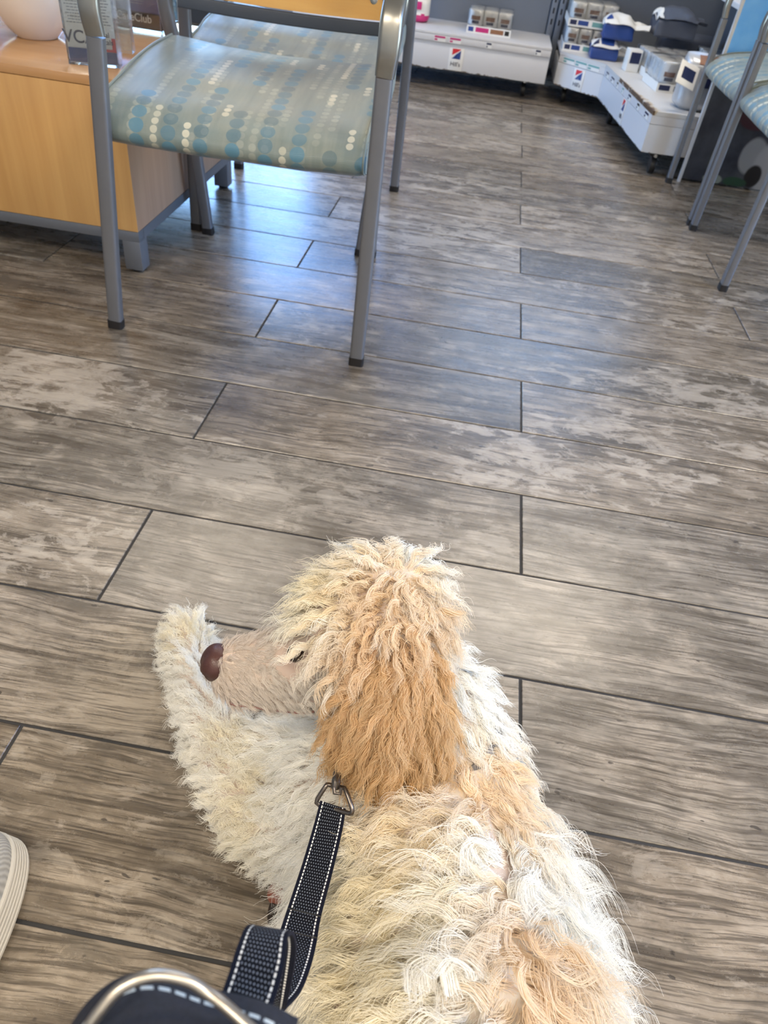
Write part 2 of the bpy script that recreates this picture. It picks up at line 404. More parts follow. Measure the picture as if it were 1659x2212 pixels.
def window(i, axis, pos, a0, a1, z0, z1, n, pane=None):
    w = .05; bm = BM(); g = BM()
    def b(bb, p0, p1, q0, q1, d0, d1):
        if axis == 'x': box(bb, d0, d1, p0, p1, q0, q1)
        else: box(bb, p0, p1, d0, d1, q0, q1)
    d0, d1 = pos - .03, pos + .03
    b(bm, a0, a1, z0, z0 + w, d0, d1); b(bm, a0, a1, z1 - w, z1, d0, d1)
    for j in range(n + 1):
        p = a0 + (a1 - a0 - w) * j / n; b(bm, p, p + w, z0 + w, z1 - w, d0, d1)
    b(g, a0 + .01, a1 - .01, z0 + .01, z1 - .01, pos - .003, pos + .003)
    o = struct('window_%d' % i, bm, M_frame); tag(o, 'aluminium-framed window', 'window')
    obj('window_pane', g, pane or M_pane, o, None)
window(1, 'x', XL - .06, 2.1, 4.1, .3, 2.6, 2)
window(4, 'x', XR + .06, -.5, 1.5, .3, 2.4, 2)
window(2, 'y', YB + .06, -2.9, -.6, .35, 2.55, 2)
window(3, 'y', YB + .06, -.3, 2.3, 1.3, 2.6, 2, mat_added_film())
for nm, (x0, x1, y0, y1) in {'baseboard_back': (XL + .012, XR, YB - .012, YB), 'baseboard_left': (XL, XL + .012, YF, YB)}.items():
    bm = BM(); box(bm, x0, x1, y0, y1, 0, .1, .003); tag(struct(nm, bm, M_rail), 'dark grey baseboard', 'baseboard')
# ceiling lamps
def mat_emit(name, c, s):
    k = NT(name); k.b.inputs['Emission Color'].default_value = (*c, 1); k.b.inputs['Emission Strength'].default_value = s; k.col(c); return k.m
M_diff = mat_emit('lamp_diffuser', LAMP_COL, 4.0)
for i, ((x, y), pw) in enumerate(zip(LAMPS, LAMP_POWER)):
    e = empty('ceiling_light', (x, y, ZC), ['ceiling light panel above the back left corner by the windows','ceiling light panel above the corner shelving','ceiling light panel behind the viewer on the cabinet side','ceiling light panel near the wall beyond the right-hand chairs','ceiling light panel behind the viewer on the open aisle side'][i], 'ceiling light', group='ceiling light panels')
    bm = BM(); box(bm, -.62, .62, -.32, .32, -.015, 0, .003); obj('frame', bm, M_enamel, e)
    bm = BM(); box(bm, -.59, .59, -.29, .29, -.022, -.0155); obj('diffuser', bm, M_diff, e)
    a = area('lamp_glow', (x, y, ZC - .03), (0, 0, 0), 1.15, .56, pw, LAMP_COL); a.parent = e; a.location = (0, 0, -.03)

# ------------------------------------------------------------------ chairs
def seat_mesh(w0, w1, y0, y1, parent, zoff=0):
    """saddle cushion with a rolled front; w0/w1 = x limits"""
    top = catmull([(y1, .492), (y1 - .12, .489), (y1 - .24, .476), (y0 + .13, .462), (y0 + .065, .450), (y0 + .02, .430), (y0 + .002, .408), (y0 + .006, .388), (y0 + .028, .376)], 5)
    bot = catmull([(y0 + .06, .378), (y0 + .16, .395), (y1 - .1, .43), (y1 - .005, .448), (y1 + .012, .470), (y1, .492)], 4)
    loop = [tuple(p) for p in top] + [tuple(p) for p in bot[:-1]]
    # arc length for v
    vs = [0]
    for a, b in zip(loop, loop[1:] + loop[:1]): vs.append(vs[-1] + math.dist(a, b))
    bm = BM(); uvl = bm.loops.layers.uv.new('UVMap'); nx = 30; cols = []
    cy = sum(p[0] for p in loop) / len(loop); cz = sum(p[1] for p in loop) / len(loop)
    for i in range(nx + 1):
        f = i / nx; e = min(f, 1 - f) * (w1 - w0); r = .014
        k = 1 if e > r else math.sqrt(max(0, 1 - ((r - e) / r) ** 2)) * .5 + .5
        x = w0 + (w1 - w0) * f; s = (f - .5) * 2
        col = []
        for (y, z) in loop:
            lift = .010 * (s * s) * (1 if z > .44 else .6) - .004
            dy, dz = y - cy, z - cz; inset = (1 - k) * .016; d = math.hypot(dy, dz)
            yy = y - dy / d * inset; zz = z - dz / d * inset + lift
            q = noise.noise(Vector((x * 9, y * 9, z * 9))) * .0022
            col.append(bm.verts.new((x, yy, zz + q + zoff)))
        cols.append(col)
    m = len(loop)
    for i in range(nx):
        for j in range(m):
            f = bm.faces.new((cols[i][j], cols[i][(j + 1) % m], cols[i + 1][(j + 1) % m], cols[i + 1][j]))
            xs = (i, i, i + 1, i + 1); js = (j, j + 1, j + 1, j)
            for l, a, b in zip(f.loops, xs, js): l[uvl].uv = ((w1 - w0) * a / nx + .013, vs[b])
    for c in (cols[0], cols[-1]):
        f = bm.faces.new(c)
        for l in f.loops: l[uvl].uv = (l.vert.co.y, l.vert.co.z)
    s = obj('seat', bm, M_fabric, parent, 55)
    # piping cords along both side seams
    for x in (w0 + .004, w1 - .004):
        b2 = BM(); sweep(b2, [(x, y, z + .006 + zoff) for y, z in loop], circ(.0024, 6), closed=True); obj('piping', b2, M_fabric, s)
    return s
def make_chair(label, group, loc, rz, fl, fr, rl, rr, sy0=.02, sy1=.46, tf=(-.265, .265), tr=(-.265, .265)):
    """fl.. = foot positions (x, y) in the chair's own frame; front is -y"""
    c = empty('waiting_room_chair', loc, label, 'chair', rz, group)
    hw = .265
    prof = rrect(.030, .022, .006)
    def leg(pts, cap):
        bm = BM(); P = [Vector(p) for p in pts]
        sweep(bm, catmull(P, 6), prof, ups=(0, 1, 0)); o = obj('leg', bm, M_leg, c)
        bm = BM(); q = P[0]; d = (P[1] - P[0]).normalized()
        sweep(bm, [q - d * .001, q + d * .018], rrect(.0325, .0245, .006), ups=(0, 1, 0)); obj('foot_cap', bm, M_foot, o)
    for s, (fx, fy), (rx, ry), ft, rt in ((-1, fl, rl, tf[0], tr[0]), (1, fr, rr, tf[1], tr[1])):
        leg([(fx, fy, .001), (fx + (ft - fx) * .36, fy, .2), (fx + (ft - fx) * .72, fy, .4), (ft, fy, .556)], 1)
        leg([(rx, ry, .001), (rx + (rt - rx) * .36, ry - .02, .2), (rx + (rt - rx) * .75, ry - .06, .42), (rt, ry - .105, .56), (rt, ry - .10, .72), (rt, ry - .07, .86)], 1)
        # arm: a flat steel strap that rises, bows out and turns back
        bm = BM()
        pts = catmull([(ft, fy, .558), (ft + s * .003, fy - .004, .60), (ft + s * .003, fy + .008, .645), (ft + s * .004, fy + .05, .675), (ft + s * .004, fy + .15, .69), (rt + s * .003, ry - .2, .69), (rt, ry - .10, .68)], 6)
        sc = [1 + .12 * min(1, i / 8) for i in range(len(pts))]
        sweep(bm, pts, rrect(.034, .017, .007), ups=[Vector((0, -1, 0)).lerp(Vector((0, 0, 1)), min(1, i / 16)) for i in range(len(pts))], scales=sc)
        obj('armrest', bm, M_arm, c)
        for yy, zz, e_ in ((sy0 + .1, .405, ft), (sy1 - .06, .425, rt)):
            bm = BM(); xa, xb = sorted((e_ - s * .02, s * .2)); box(bm, xa, xb, yy, yy + .03, zz, zz + .015, .002); obj('seat_bracket', bm, M_leg, c)
    seat_mesh(-.264, .256, sy0, sy1, c)
    # curved plywood back with dark rail under it
    def yb(x, z): return ry_ - .12 + .035 * (1 - (x / .25) ** 2) + (z - .56) * .10
    ry_ = (rl[1] + rr[1]) / 2
    bm = BM(); nx, nz = 20, 8; t = .011; F = []; B = []
    for i in range(nx + 1):
        x = -.243 + .486 * i / nx; zl = .577 - .010 * (1 - (x / .243) ** 2); zh = .86 + .02 * (1 - (x / .243) ** 2)
        F.append([bm.verts.new((x, yb(x, 0.56 + (zh - zl) * j / nz) - t / 2, zl + (zh - zl) * j / nz)) for j in range(nz + 1)])
        B.append([bm.verts.new((x, yb(x, 0.56 + (zh - zl) * j / nz) + t / 2, zl + (zh - zl) * j / nz)) for j in range(nz + 1)])
    for i in range(nx):
        for j in range(nz):
            bm.faces.new((F[i][j], F[i + 1][j], F[i + 1][j + 1], F[i][j + 1])); bm.faces.new((B[i][j], B[i][j + 1], B[i + 1][j + 1], B[i + 1][j]))
        bm.faces.new((F[i][0], B[i][0], B[i + 1][0], F[i + 1][0])); bm.faces.new((F[i][nz], F[i + 1][nz], B[i + 1][nz], B[i][nz]))
    for i in (0, nx):
        for j in range(nz): bm.faces.new((F[i][j], F[i][j + 1], B[i][j + 1], B[i][j]))
    back = obj('backrest', bm, M_backwood, c)
    for x in (-.19, -.055, .055, .19):
        bm = BM(); lathe(bm, [(.0095, 0), (.0095, .001), (.0075, .003), (.003, .0035), (.003, .002)], n=16)
        bmesh.ops.rotate(bm, verts=bm.verts, cent=(0, 0, 0), matrix=Matrix.Rotation(PI / 2, 3, 'X')); bmesh.ops.translate(bm, verts=bm.verts, vec=(x, yb(x, .61) - t / 2 - .0002, .61)); obj('bolt', bm, M_bolt, back)
    bm = BM(); sweep(bm, [(x, yb(x, .56) + .004, .560 - .010 * (1 - (x / .243) ** 2)) for x in np.linspace(-.25, .25, 17)], rrect(.012, .026, .003), ups=(0, 0, 1)); obj('back_rail', bm, M_rail, c)
    return c
def chair_world(label, group, fl, fr, rl, rr, **k):
    fl, fr, rl, rr = map(Vector, (fl, fr, rl, rr)); o = (fl + fr) / 2; d = fr - fl; a = math.atan2(d.y, d.x)
    R = Matrix.Rotation(-a, 2); L = [tuple(R @ (p - o)) for p in (fl, fr, rl, rr)]
    return make_chair(label, group, (o.x, o.y, 0), a, *L, **k)
G1 = 'waiting room chairs'
chair_world('teal dotted chair with grey legs nearest the dog, beside the wooden cabinet', G1, (-.916, .757), (-.370, .768), (-.905, 1.352), (-.436, 1.372), tf=(-.225, .280), tr=(-.283, .222))
chair_world('teal dotted chair directly behind the nearest chair, its seat showing under the wooden backrest', G1, (-.945, 1.37), (-.465, 1.37), (-1.000, 1.957), (-.449, 1.971), tf=(-.232, .285), tr=(-.280, .262), sy0=.045, sy1=.47)
chair_world('chair facing sideways beside the shelving and dog poster, cut by the right edge', G1, (.606, 2.602), (.606, 2.10), (1.18, 2.58), (1.18, 2.12), sy0=-.01, tf=(-.26, .255), tr=(-.25, .25))
chair_world('second sideways chair, nearest on the right edge, with only seat corner and legs showing', G1, (.606, 2.050), (.602, 1.537), (1.18, 2.03), (1.18, 1.55), sy0=-.01, tf=(-.25, .26), tr=(-.245, .25))

# ------------------------------------------------------------------ wooden cabinet with vase and leaflet holders
cab = empty('display_cabinet', (-1.4, 1.4, 0), 'low maple display cabinet on a grey metal base', 'cabinet')
x0, x1, y0, y1 = -.45, .434, -.368, .37
bm = BM(); box(bm, x0, x1, y0, y1, .106, .412, .0015)
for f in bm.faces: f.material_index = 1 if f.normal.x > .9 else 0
obj('body', bm, [M_maple, M_mapleshade], cab)
bm = BM(); box(bm, x0 - .002, x1 + .002, y0 - .002, y1 + .002, .413, .432, .002); obj('top', bm, M_mapletop, cab)
bm = BM()
box(bm, x0, x1, y0, y0 + .03, .081, .1055, .001); box(bm, x0, x1, y1 - .03, y1, .081, .1055, .001)
box(bm, x0, x0 + .03, y0 + .03, y1 - .03, .081, .1055); box(bm, x1 - .03, x1, y0 + .03, y1 - .03, .081, .1055); obj('base_frame', bm, M_base, cab)
for x in (x0, x1 - .045):
    for y in (y0, y1 - .045):
        bm = BM(); box(bm, x, x + .045, y, y + .045, .008, .081, .0015); lg = obj('leg', bm, M_base, cab)
        bm = BM(); lathe(bm, [(.014, 0), (.016, .003), (.016, .0079)], (x + .0225, y + .0225, 0), 14); obj('foot', bm, M_black, lg)
vase = BM(); pr = [(.046, 0), (.05, .003), (.078, .035), (.098, .08), (.103, .12), (.095, .16), (.07, .19), (.058, .20), (.054, .196), (.064, .186), (.088, .155), (.096, .12), (.09, .08), (.07, .04), (.04, .012)]
lathe(vase, pr, n=48); v = obj('vase', vase, M_vase); v.location = (-1.30, 1.325, .4322)
tag(v, 'rounded cream ceramic vase standing on the maple cabinet', 'vase')
def holder(name, loc, rz, w, h, label, build):
    e = empty(name, loc, label, 'leaflet holder', rz); t = .0025; bm = BM(); d = .042
    box(bm, -w / 2, w / 2, 0, t, 0, h * .8); box(bm, -w / 2, w / 2, d, d + t, 0, h)
    box(bm, -w / 2, -w / 2 + t, t, d, 0, h * .85); box(bm, w / 2 - t, w / 2, t, d, 0, h * .85); box(bm, -w / 2 + t, w / 2 - t, t, d, 0, t)
    obj('clear_case', bm, M_acry, e, None); build(e)
    # side clip pocket
    bm = BM(); box(bm, w / 2 + .001, w / 2 + .032, .006, .008, .03, .16); box(bm, w / 2 + .030, w / 2 + .032, .008, .038, .03, .16); box(bm, w / 2 + .001, w / 2 + .032, .036, .038, .03, .16)
    obj('side_pocket', bm, M_acry, e, None); return e
FR = Matrix.Rotation(PI / 2, 4, 'X')           # lay text from XY into the XZ plane, facing -y
def vca(e):
    l = empty('leaflet', (0, 0, 0), 'white printed leaflet with navy lettering inside the clear holder on the cabinet', 'leaflet')
    l.location = e.location; l.rotation_euler = e.rotation_euler
    bm = BM(); box(bm, -.051, .051, .006, .0075, .004, .22); obj('paper', bm, M_white, l)
    bm = BM(); box(bm, -.051, .0, .0052, .0058, .005, .032); box(bm, 0, .051, .0052, .0058, .005, .028); obj('navy_band', bm, M_blue, l)
    bm = BM(); box(bm, .004, .051, .0052, .0058, .0285, .055); obj('red_band', bm, M_red, l)
    bm = BM(); box(bm, -.048, .043, .0044, .005, .034, .066, .0002); obj('logo_patch', bm, M_white, l)
    text('logo_lettering', 'VCA', .034, M_navy, l, Matrix.Translation((-.024, .0040, .052)) @ FR)
    text('lettering', 'Animal\nHospitals', .0135, M_navy, l, Matrix.Translation((.021, .0040, .0535)) @ FR)
    bm = BM(); r = random.Random(3)
    for i in range(26):
        z = .078 + i * .0054; a = -.046 + (.004 if i % 3 else 0)
        x = a
        while x < .044:
            q = r.uniform(.003, .009); 
            if x + q > .046: break
            box(bm, x, x + q, .0054, .0059, z, z + .0016); x += q + .0013
        if i % 5 == 4: continue
    obj('small_print', bm, M_greyt, l, None)
holder('leaflet_holder', (-1.058, 1.115, .4325), math.radians(14), .108, .25, 'clear acrylic leaflet holder at the front edge of the maple cabinet', vca)
def club(e):
    l = empty('leaflet', (0, 0, 0), 'dark purple leaflet with white club lettering in the rear holder', 'leaflet')
    l.location = e.location; l.rotation_euler = e.rotation_euler
    bm = BM(); box(bm, -.07, .07, .006, .0075, .004, .2); obj('card', bm, plain('purple_print', srgb(62, 64, 116), .4), l)
    bm = BM(); box(bm, -.07, .07, .0052, .0058, .004, .042); obj('dark_band', bm, M_black, l)
    text('lettering', 'CareClub', .026, M_white, l, Matrix.Translation((-.004, .0046, .028)) @ FR)
    bm = BM(); r = random.Random(5)
    for i in range(7):
        box(bm, -.055, -.055 + r.uniform(.06, .09), .0052, .0057, .06 + i * .006, .0615 + i * .006)
    obj('small_print', bm, M_greyt, l, None)
holder('leaflet_holder', (-1.16, 1.585, .4325), math.radians(-4), .15, .22, 'wide clear acrylic leaflet holder at the rear of the maple cabinet', club)

# ------------------------------------------------------------------ shelving
def logo(parent, mtx, w=.062):
    """framed sign card: red/blue square emblem over a small word"""
    h = w * 1.35; bm = BM(); box(bm, -w / 2, w / 2, -.002, 0, -h / 2, h / 2, .0004); bmesh.ops.transform(bm, matrix=mtx, verts=bm.verts); card = obj('sign_card', bm, M_white, parent)
    q = w * .30; z0 = h * .02
    def poly(pts, mat, nm):
        bm = BM(); a = [bm.verts.new((x, -.0026, z)) for x, z in pts]; b = [bm.verts.new((x, -.0021, z)) for x, z in pts]
        bm.faces.new(a); bm.faces.new(b[::-1]); n = len(pts)
        for i in range(n): bm.faces.new((a[i], b[i], b[(i + 1) % n], a[(i + 1) % n]))
        bmesh.ops.transform(bm, matrix=mtx, verts=bm.verts); obj(nm, bm, mat, card, None)
    poly([(-q, z0 + q * .7), (-q, z0 + 2 * q), (q, z0 + 2 * q), (q * .5, z0 + 1.55 * q), (-q * .1, z0 + 1.2 * q)], M_red, 'emblem')
    poly([(-q, z0), (-q * .6, z0 + .35 * q), (-.1 * q, z0 + .9 * q), (q * .5, z0 + 1.35 * q), (q, z0 + 1.75 * q), (q, z0)], M_blue, 'emblem')
    poly([(-.12 * q, z0 + .1 * q), (.0, z0 + .75 * q), (.15 * q, z0 + .1 * q)], M_white, 'emblem')
    text('lettering', "Hill's", w * .36, M_text, card, mtx @ Matrix.Translation((0, -.0024, -h * .22)) @ FR)
    return card
def tagstrip(parent, mtx, spec, z, hh=.026):
    for (x, w, m) in spec:
        bm = BM(); box(bm, x, x + w, -.0018, -.0003, z - hh / 2, z + hh / 2); bmesh.ops.transform(bm, matrix=mtx, verts=bm.verts); t = obj('price_tag', bm, M_white, parent)
        bm = BM(); box(bm, x + .002, x + w - .002, -.0024, -.0019, z + hh * .1, z + hh * .42); box(bm, x + .003, x + w * .3, -.0024, -.0019, z - hh * .35, z - hh * .05); bmesh.ops.transform(bm, matrix=mtx, verts=bm.verts); obj('tag_print', bm, m, t)
def upright(parent, x, y, z1):
    bm = BM(); box(bm, x - .016, x + .016, y - .012, y + .012, .1, z1, .001)
    for k in range(int((z1 - .3) / .05)):
        box(bm, x - .004, x + .004, y - .0130, y - .0122, .3 + k * .05, .326 + k * .05, mi=1)
    obj('upright', bm, [M_panel, M_slot], parent)
def caster(parent, x, y):
    bm = BM(); box(bm, x - .022, x + .022, y - .022, y + .022, .068, .086, .002); c = obj('caster', bm, M_black, parent)
    bm = BM(); lathe(bm, [(.012, -.012), (.03, -.011), (.032, -.006), (.032, .006), (.03, .011), (.012, .012)], n=20); bmesh.ops.rotate(bm, verts=bm.verts, cent=(0, 0, 0), matrix=Matrix.Rotation(PI / 2, 3, 'Y')); bmesh.ops.translate(bm, verts=bm.verts, vec=(x, y - .008, .033)); obj('wheel', bm, M_black, c)
    bm = BM(); lathe(bm, [(.007, 0), (.007, .004)], n=10); bmesh.ops.rotate(bm, verts=bm.verts, cent=(0, 0, 0), matrix=Matrix.Rotation(PI / 2, 3, 'X')); bmesh.ops.translate(bm, verts=bm.verts, vec=(x, y - .022, .072)); obj('bolt', bm, M_bolt, c)
Z0, Z1 = .086, .25
u1 = empty('shelf_unit', (0, 0, 0), 'long white base shelf unit with blue-grey back panel, behind the chairs', 'shelving')
M_ch1 = chipped('chipped_white_kickplate', srgb(206, 208, 214), srgb(92, 78, 62), Z0, .5)
bm = BM(); box(bm, -1.25, .10, 3.75, 3.765, Z0, .206, .001); obj('kick_plate', bm, M_ch1, u1)
bm = BM(); box(bm, -1.25, .10, 3.742, 4.20, .236, Z1, .002); box(bm, -1.25, .10, 3.742, 3.75, .207, .2355, .001); obj('deck', bm, M_lip, u1)
for xa in (.088, -1.25):
    bm = BM(); box(bm, xa, xa + .012, 3.766, 4.2, Z0, .235); obj('end_plate', bm, M_lip, u1)
bm = BM(); box(bm, -1.25, .07, 4.2, 4.225, Z0, 1.3, .001); obj('back_panel', bm, M_panel, u1)
upright(u1, .093, 4.195, 1.3)
Tf = Matrix.Translation((0, 3.75, 0)); logo(u1, Matrix.Translation((-.379, 3.75, .140)), .075)
tagstrip(u1, Matrix.Translation((0, 3.742, 0)), [(-.505, .06, M_pink), (-.425, .06, M_pink), (-.235, .03, M_navy), (.02, .03, M_navy)], .222)
caster(u1, 0.0, 3.86); caster(u1, -1.1, 3.86)
# corner unit
Z1 = .235
u2 = empty('shelf_unit', (0, 0, 0), 'angled white corner shelf unit on black casters, chipped along its front edge', 'shelving')
PO = [(.15, 3.80), (.37, 3.60), (.47, 2.645), (1.0, 2.675), (1.0, 4.2), (.15, 4.2)]
M_ch2 = chipped('chipped_white_panel', srgb(206, 208, 212), srgb(96, 80, 62), Z0, .5)
def face_plate(a, b, z0, z1, mat, name, par, t=.012):
    a, b = Vector(a), Vector(b); d = (b - a).normalized(); n = Vector((-d.y, d.x)); bm = BM()
    prism(bm, [tuple(a), tuple(b), tuple(b + n * t), tuple(a + n * t)], z0, z1, .0008, ); return obj(name, bm, mat, par)
for a, b in ((PO[0], PO[1]), (PO[1], PO[2]), (PO[2], PO[3])): face_plate(a, b, Z0, .188, M_ch2, 'kick_plate', u2)
face_plate(PO[5], PO[0], Z0, .188, M_ch2, 'kick_plate', u2)
bm = BM(); prism(bm, PO, .2195, Z1, .001)
M_deck2 = NT('chipped_shelf_deck')
def _d():
    k = M_deck2; P = k.co(); n = k.noise(P, 28, 6, .7); px, py, pz = k.sep(P)
    edge = k.M('SUBTRACT', px, k.M('MULTIPLY_ADD', py, -.103, .741))     # distance from the long front edge
    near = k.M('SUBTRACT', 3.3, py)
    w = k.M('MULTIPLY', k.M('MULTIPLY', k.M('SUBTRACT', n, .38), .34), k.M('MULTIPLY', near, 1.0, clamp=True))
    w = k.M('MULTIPLY', w, k.M('LESS_THAN', py, 3.3)); m = k.M('MULTIPLY', k.M('LESS_THAN', edge, w), k.M('LESS_THAN', py, 3.3)); m2 = k.M('MULTIPLY', m, k.M('LESS_THAN', edge, k.M('MULTIPLY', w, .45)))
    c = k.mix(m, srgb(196, 196, 196), srgb(176, 160, 134)); k.col(k.mix(m2, c, srgb(84, 62, 44))); k.rough(.45); return k.m
obj('deck', bm, _d(), u2)
for a, b in ((PO[0], PO[1]), (PO[1], PO[2]), (PO[2], PO[3])): face_plate(a, b, .189, .219, M_lip, 'front_lip', u2, .006)
bm = BM(); box(bm, .13, 1.03, 4.2, 4.225, Z0, 1.3); obj('back_panel', bm, M_pdark, u2)
bm = BM(); box(bm, 1.0, 1.025, 2.68, 4.199, Z0, 1.3); obj('side_panel', bm, M_pdark, u2)
upright(u2, .135, 4.185, 1.3)
bm = BM(); prism(bm, [(.70, 3.2), (.68, 2.69), (.999, 2.69), (.999, 4.19), (.95, 4.19)], .575, .592, .001); obj('upper_shelf', bm, M_lip, u2)
def facing(a, b):     # matrix: local x along a->b, local -y outward
    a, b = Vector(a), Vector(b); ang = math.atan2(b.y - a.y, b.x - a.x); return Matrix.Translation((a.x, a.y, 0)) @ Matrix.Rotation(ang, 4, 'Z')
F1, F2 = facing(PO[0], PO[1]), facing(PO[1], PO[2])
logo(u2, F1 @ Matrix.Translation((.150, -.0005, .135)), .07); logo(u2, F2 @ Matrix.Translation((.52, -.0005, .140)), .07)
tagstrip(u2, F1, [(.03, .075, M_teal), (.11, .075, M_teal), (.19, .075, M_teal)], .204)
tagstrip(u2, F2, [(.05, .06, M_navy), (.17, .07, M_navy), (.30, .03, M_black), (.42, .03, M_teal), (.55, .05, M_navy), (.72, .04, M_black), (.86, .06, M_navy)], .204)
for x, y in ((.22, 3.86), (.44, 3.5), (.54, 2.70), (.95, 2.7)): caster(u2, x, y)

# ---- goods
def can_pack(name, loc, rz, nx, ny, label, bands, group=None, wrap=True, cr=.034, ch=.085):
    e = empty(name, loc, label, 'multipack', rz, group); W_, D_ = nx * cr * 2, ny * cr * 2
    bm = BM(); t = .0015; h = .034
    box(bm, -W_ / 2 - t, W_ / 2 + t, -t, 0, 0, h); box(bm, -W_ / 2 - t, W_ / 2 + t, D_, D_ + t, 0, h)
    box(bm, -W_ / 2 - t, -W_ / 2, 0, D_, 0, h); box(bm, W_ / 2, W_ / 2 + t, 0, D_, 0, h); tr = obj('tray', bm, M_white, e, None)
    for (a, w, m) in bands:
        bm = BM(); box(bm, -W_ / 2 + a * W_, -W_ / 2 + (a + w) * W_, -t - .0006, -t - .0001, .008, .028); obj('tray_label', bm, m, tr, None)
    for i in range(nx):
        for j in range(ny):
            cx, cy = -W_ / 2 + cr * (2 * i + 1), cr * (2 * j + 1); bm = BM()
            lathe(bm, [(cr * .93, .001), (cr * .97, .004), (cr * .95, .008), (cr * .95, ch - .008), (cr * .97, ch - .004), (cr * .93, ch), (cr * .86, ch - .001), (cr * .84, ch - .004)], (cx, cy, 0), 20); cn = obj('can', bm, M_white, e)
            if j == 0:
                bm = BM()
                for (a0, a1, z0, z1, m) in ((-2.25, -.9, .058, .076, 0), (-2.1, -1.05, .042, .055, 1)):
                    n = 8; R_ = cr * .95 + .0004; q = []
                    for kk in range(n + 1):
                        a = a0 + (a1 - a0) * kk / n; q.append((bm.verts.new((cx + R_ * math.cos(a), cy + R_ * math.sin(a), z0)), bm.verts.new((cx + R_ * math.cos(a), cy + R_ * math.sin(a), z1))))
                    for A, B in zip(q, q[1:]):
                        f = bm.faces.new((A[0], B[0], B[1], A[1])); f.material_index = m
                obj('can_label', bm, [M_brown, M_navy], cn)
    if wrap:
        bm = BM(); box(bm, -W_ / 2 - .002, W_ / 2 + .002, -.002, D_ + .002, .036, ch + .004, .006); bmesh.ops.subdivide_edges(bm, edges=bm.edges, cuts=3, use_grid_fill=True)
        for v in bm.verts: v.co += Vector((0, 0, 1)) * noise.noise(v.co * 45) * .003
        obj('clear_wrap', bm, M_wrap, e)
    return e
def bag(name, loc, rot, w, d, h, label, mats, cat='pet food bag', group=None, seed=1, flat=False, extra=None):
    """pillow bag; h is its long side; materials (body, lower, label)"""
    e = empty(name, loc, label, cat, 0, group); e.rotation_euler = rot
    bm = BM(); nu, nv = 20, 14; rings = []
    for j in range(nv + 1):
        f = j / nv; taper = 1 - (max(0, (f - .78) / .22)) ** 2 * .86; low = 1 - (max(0, (.12 - f) / .12)) ** 2 * .25; r = []
        for i in range(nu):
            a = 2 * PI * i / nu; c, s = math.cos(a), math.sin(a)
            x = w / 2 * math.copysign(abs(c) ** .45, c) * low; y = d / 2 * math.copysign(abs(s) ** .6, s) * taper * low
            p = Vector((x, y, h * f)); p += Vector((0, 1, 0)) * noise.noise(p * 22 + Vector((seed, 0, 0))) * .010 * (1 - .5 * f) + Vector((0, 0, 1)) * noise.noise(p * 14 + Vector((0, seed, 0))) * .006 * f
            r.append(bm.verts.new(p))
        rings.append(r)
    for A, B in zip(rings, rings[1:]):
        for i in range(nu):
            f = bm.faces.new((A[i], A[(i + 1) % nu], B[(i + 1) % nu], B[i])); 
            zc = f.calc_center_median().z / h; f.material_index = 1 if (mats[1] and zc < .32) else 0
    bm.faces.new(rings[0]); bm.faces.new(rings[-1])
    obj('bag_body', bm, [mats[0], mats[1] or mats[0]], e, 60)
    def patch(nm, u0, u1, v0, v1, m, yo=.0):
        bm = BM(); n = 8; q = []
        for a in range(n + 1):
            col = []
            for b in range(n + 1):
                x = (u0 + (u1 - u0) * a / n) * w; z = (v0 + (v1 - v0) * b / n) * h
                f = z / h; taper = 1 - (max(0, (f - .78) / .22)) ** 2 * .86
                cc = min(1, abs(x) / (w / 2)) ** (1 / .45); ss = math.sqrt(max(0, 1 - cc * cc)) ** .6
                y = -d / 2 * ss * taper; p = Vector((x, y, z)); y += noise.noise(p * 22 + Vector((seed, 0, 0))) * .010 * (1 - .5 * f)
                col.append(bm.verts.new((x, y - .0025 - yo, z)))
            q.append(col)
        for A, B in zip(q, q[1:]):
            for b in range(n): bm.faces.new((A[b], B[b], B[b + 1], A[b + 1]))
        obj(nm, bm, m, e)
    for args in (extra or []): patch(*args)
    return e
ZD = .2505
bag('pet_food_bag', (-.665, 4.0, ZD), (0, 0, 0), .20, .11, .115, 'white and magenta pet food pack, lower of the two stacked on the back shelf', (M_white, M_pink), seed=3, extra=[('label', -.3, .3, .5, .8, M_pink)])
bag('pet_food_bag', (-.665, 4.0, ZD + .118), (0, 0, .05), .20, .11, .115, 'white and magenta pet food pack, upper of the two stacked on the back shelf', (M_white, M_pink), seed=5, extra=[('label', -.3, .3, .5, .8, M_pink)])
can_pack('can_multipack', (-.235, 3.855, ZD), 0, 3, 3, 'clear-wrapped can multipack with pink tray label, alone on the long back shelf', [(.03, .12, M_blue), (.2, .3, M_pink), (.54, .3, M_brown), (.87, .1, M_black)], cr=.038, ch=.10)
ZD = .2355
can_pack('can_multipack', (.262, 3.84, ZD), 0, 3, 4, 'clear-wrapped can multipack at the left of the corner shelf, lower of two', [(.03, .14, M_navy), (.2, .22, M_blue), (.5, .28, M_teal), (.84, .12, M_navy)], cr=.034, ch=.10)
can_pack('can_multipack', (.280, 3.85, ZD + .106), 0, 3, 4, 'clear-wrapped can multipack at the left of the corner shelf, upper of two', [(.03, .14, M_navy), (.2, .22, M_blue), (.5, .28, M_teal), (.84, .12, M_navy)], cr=.040, ch=.10)
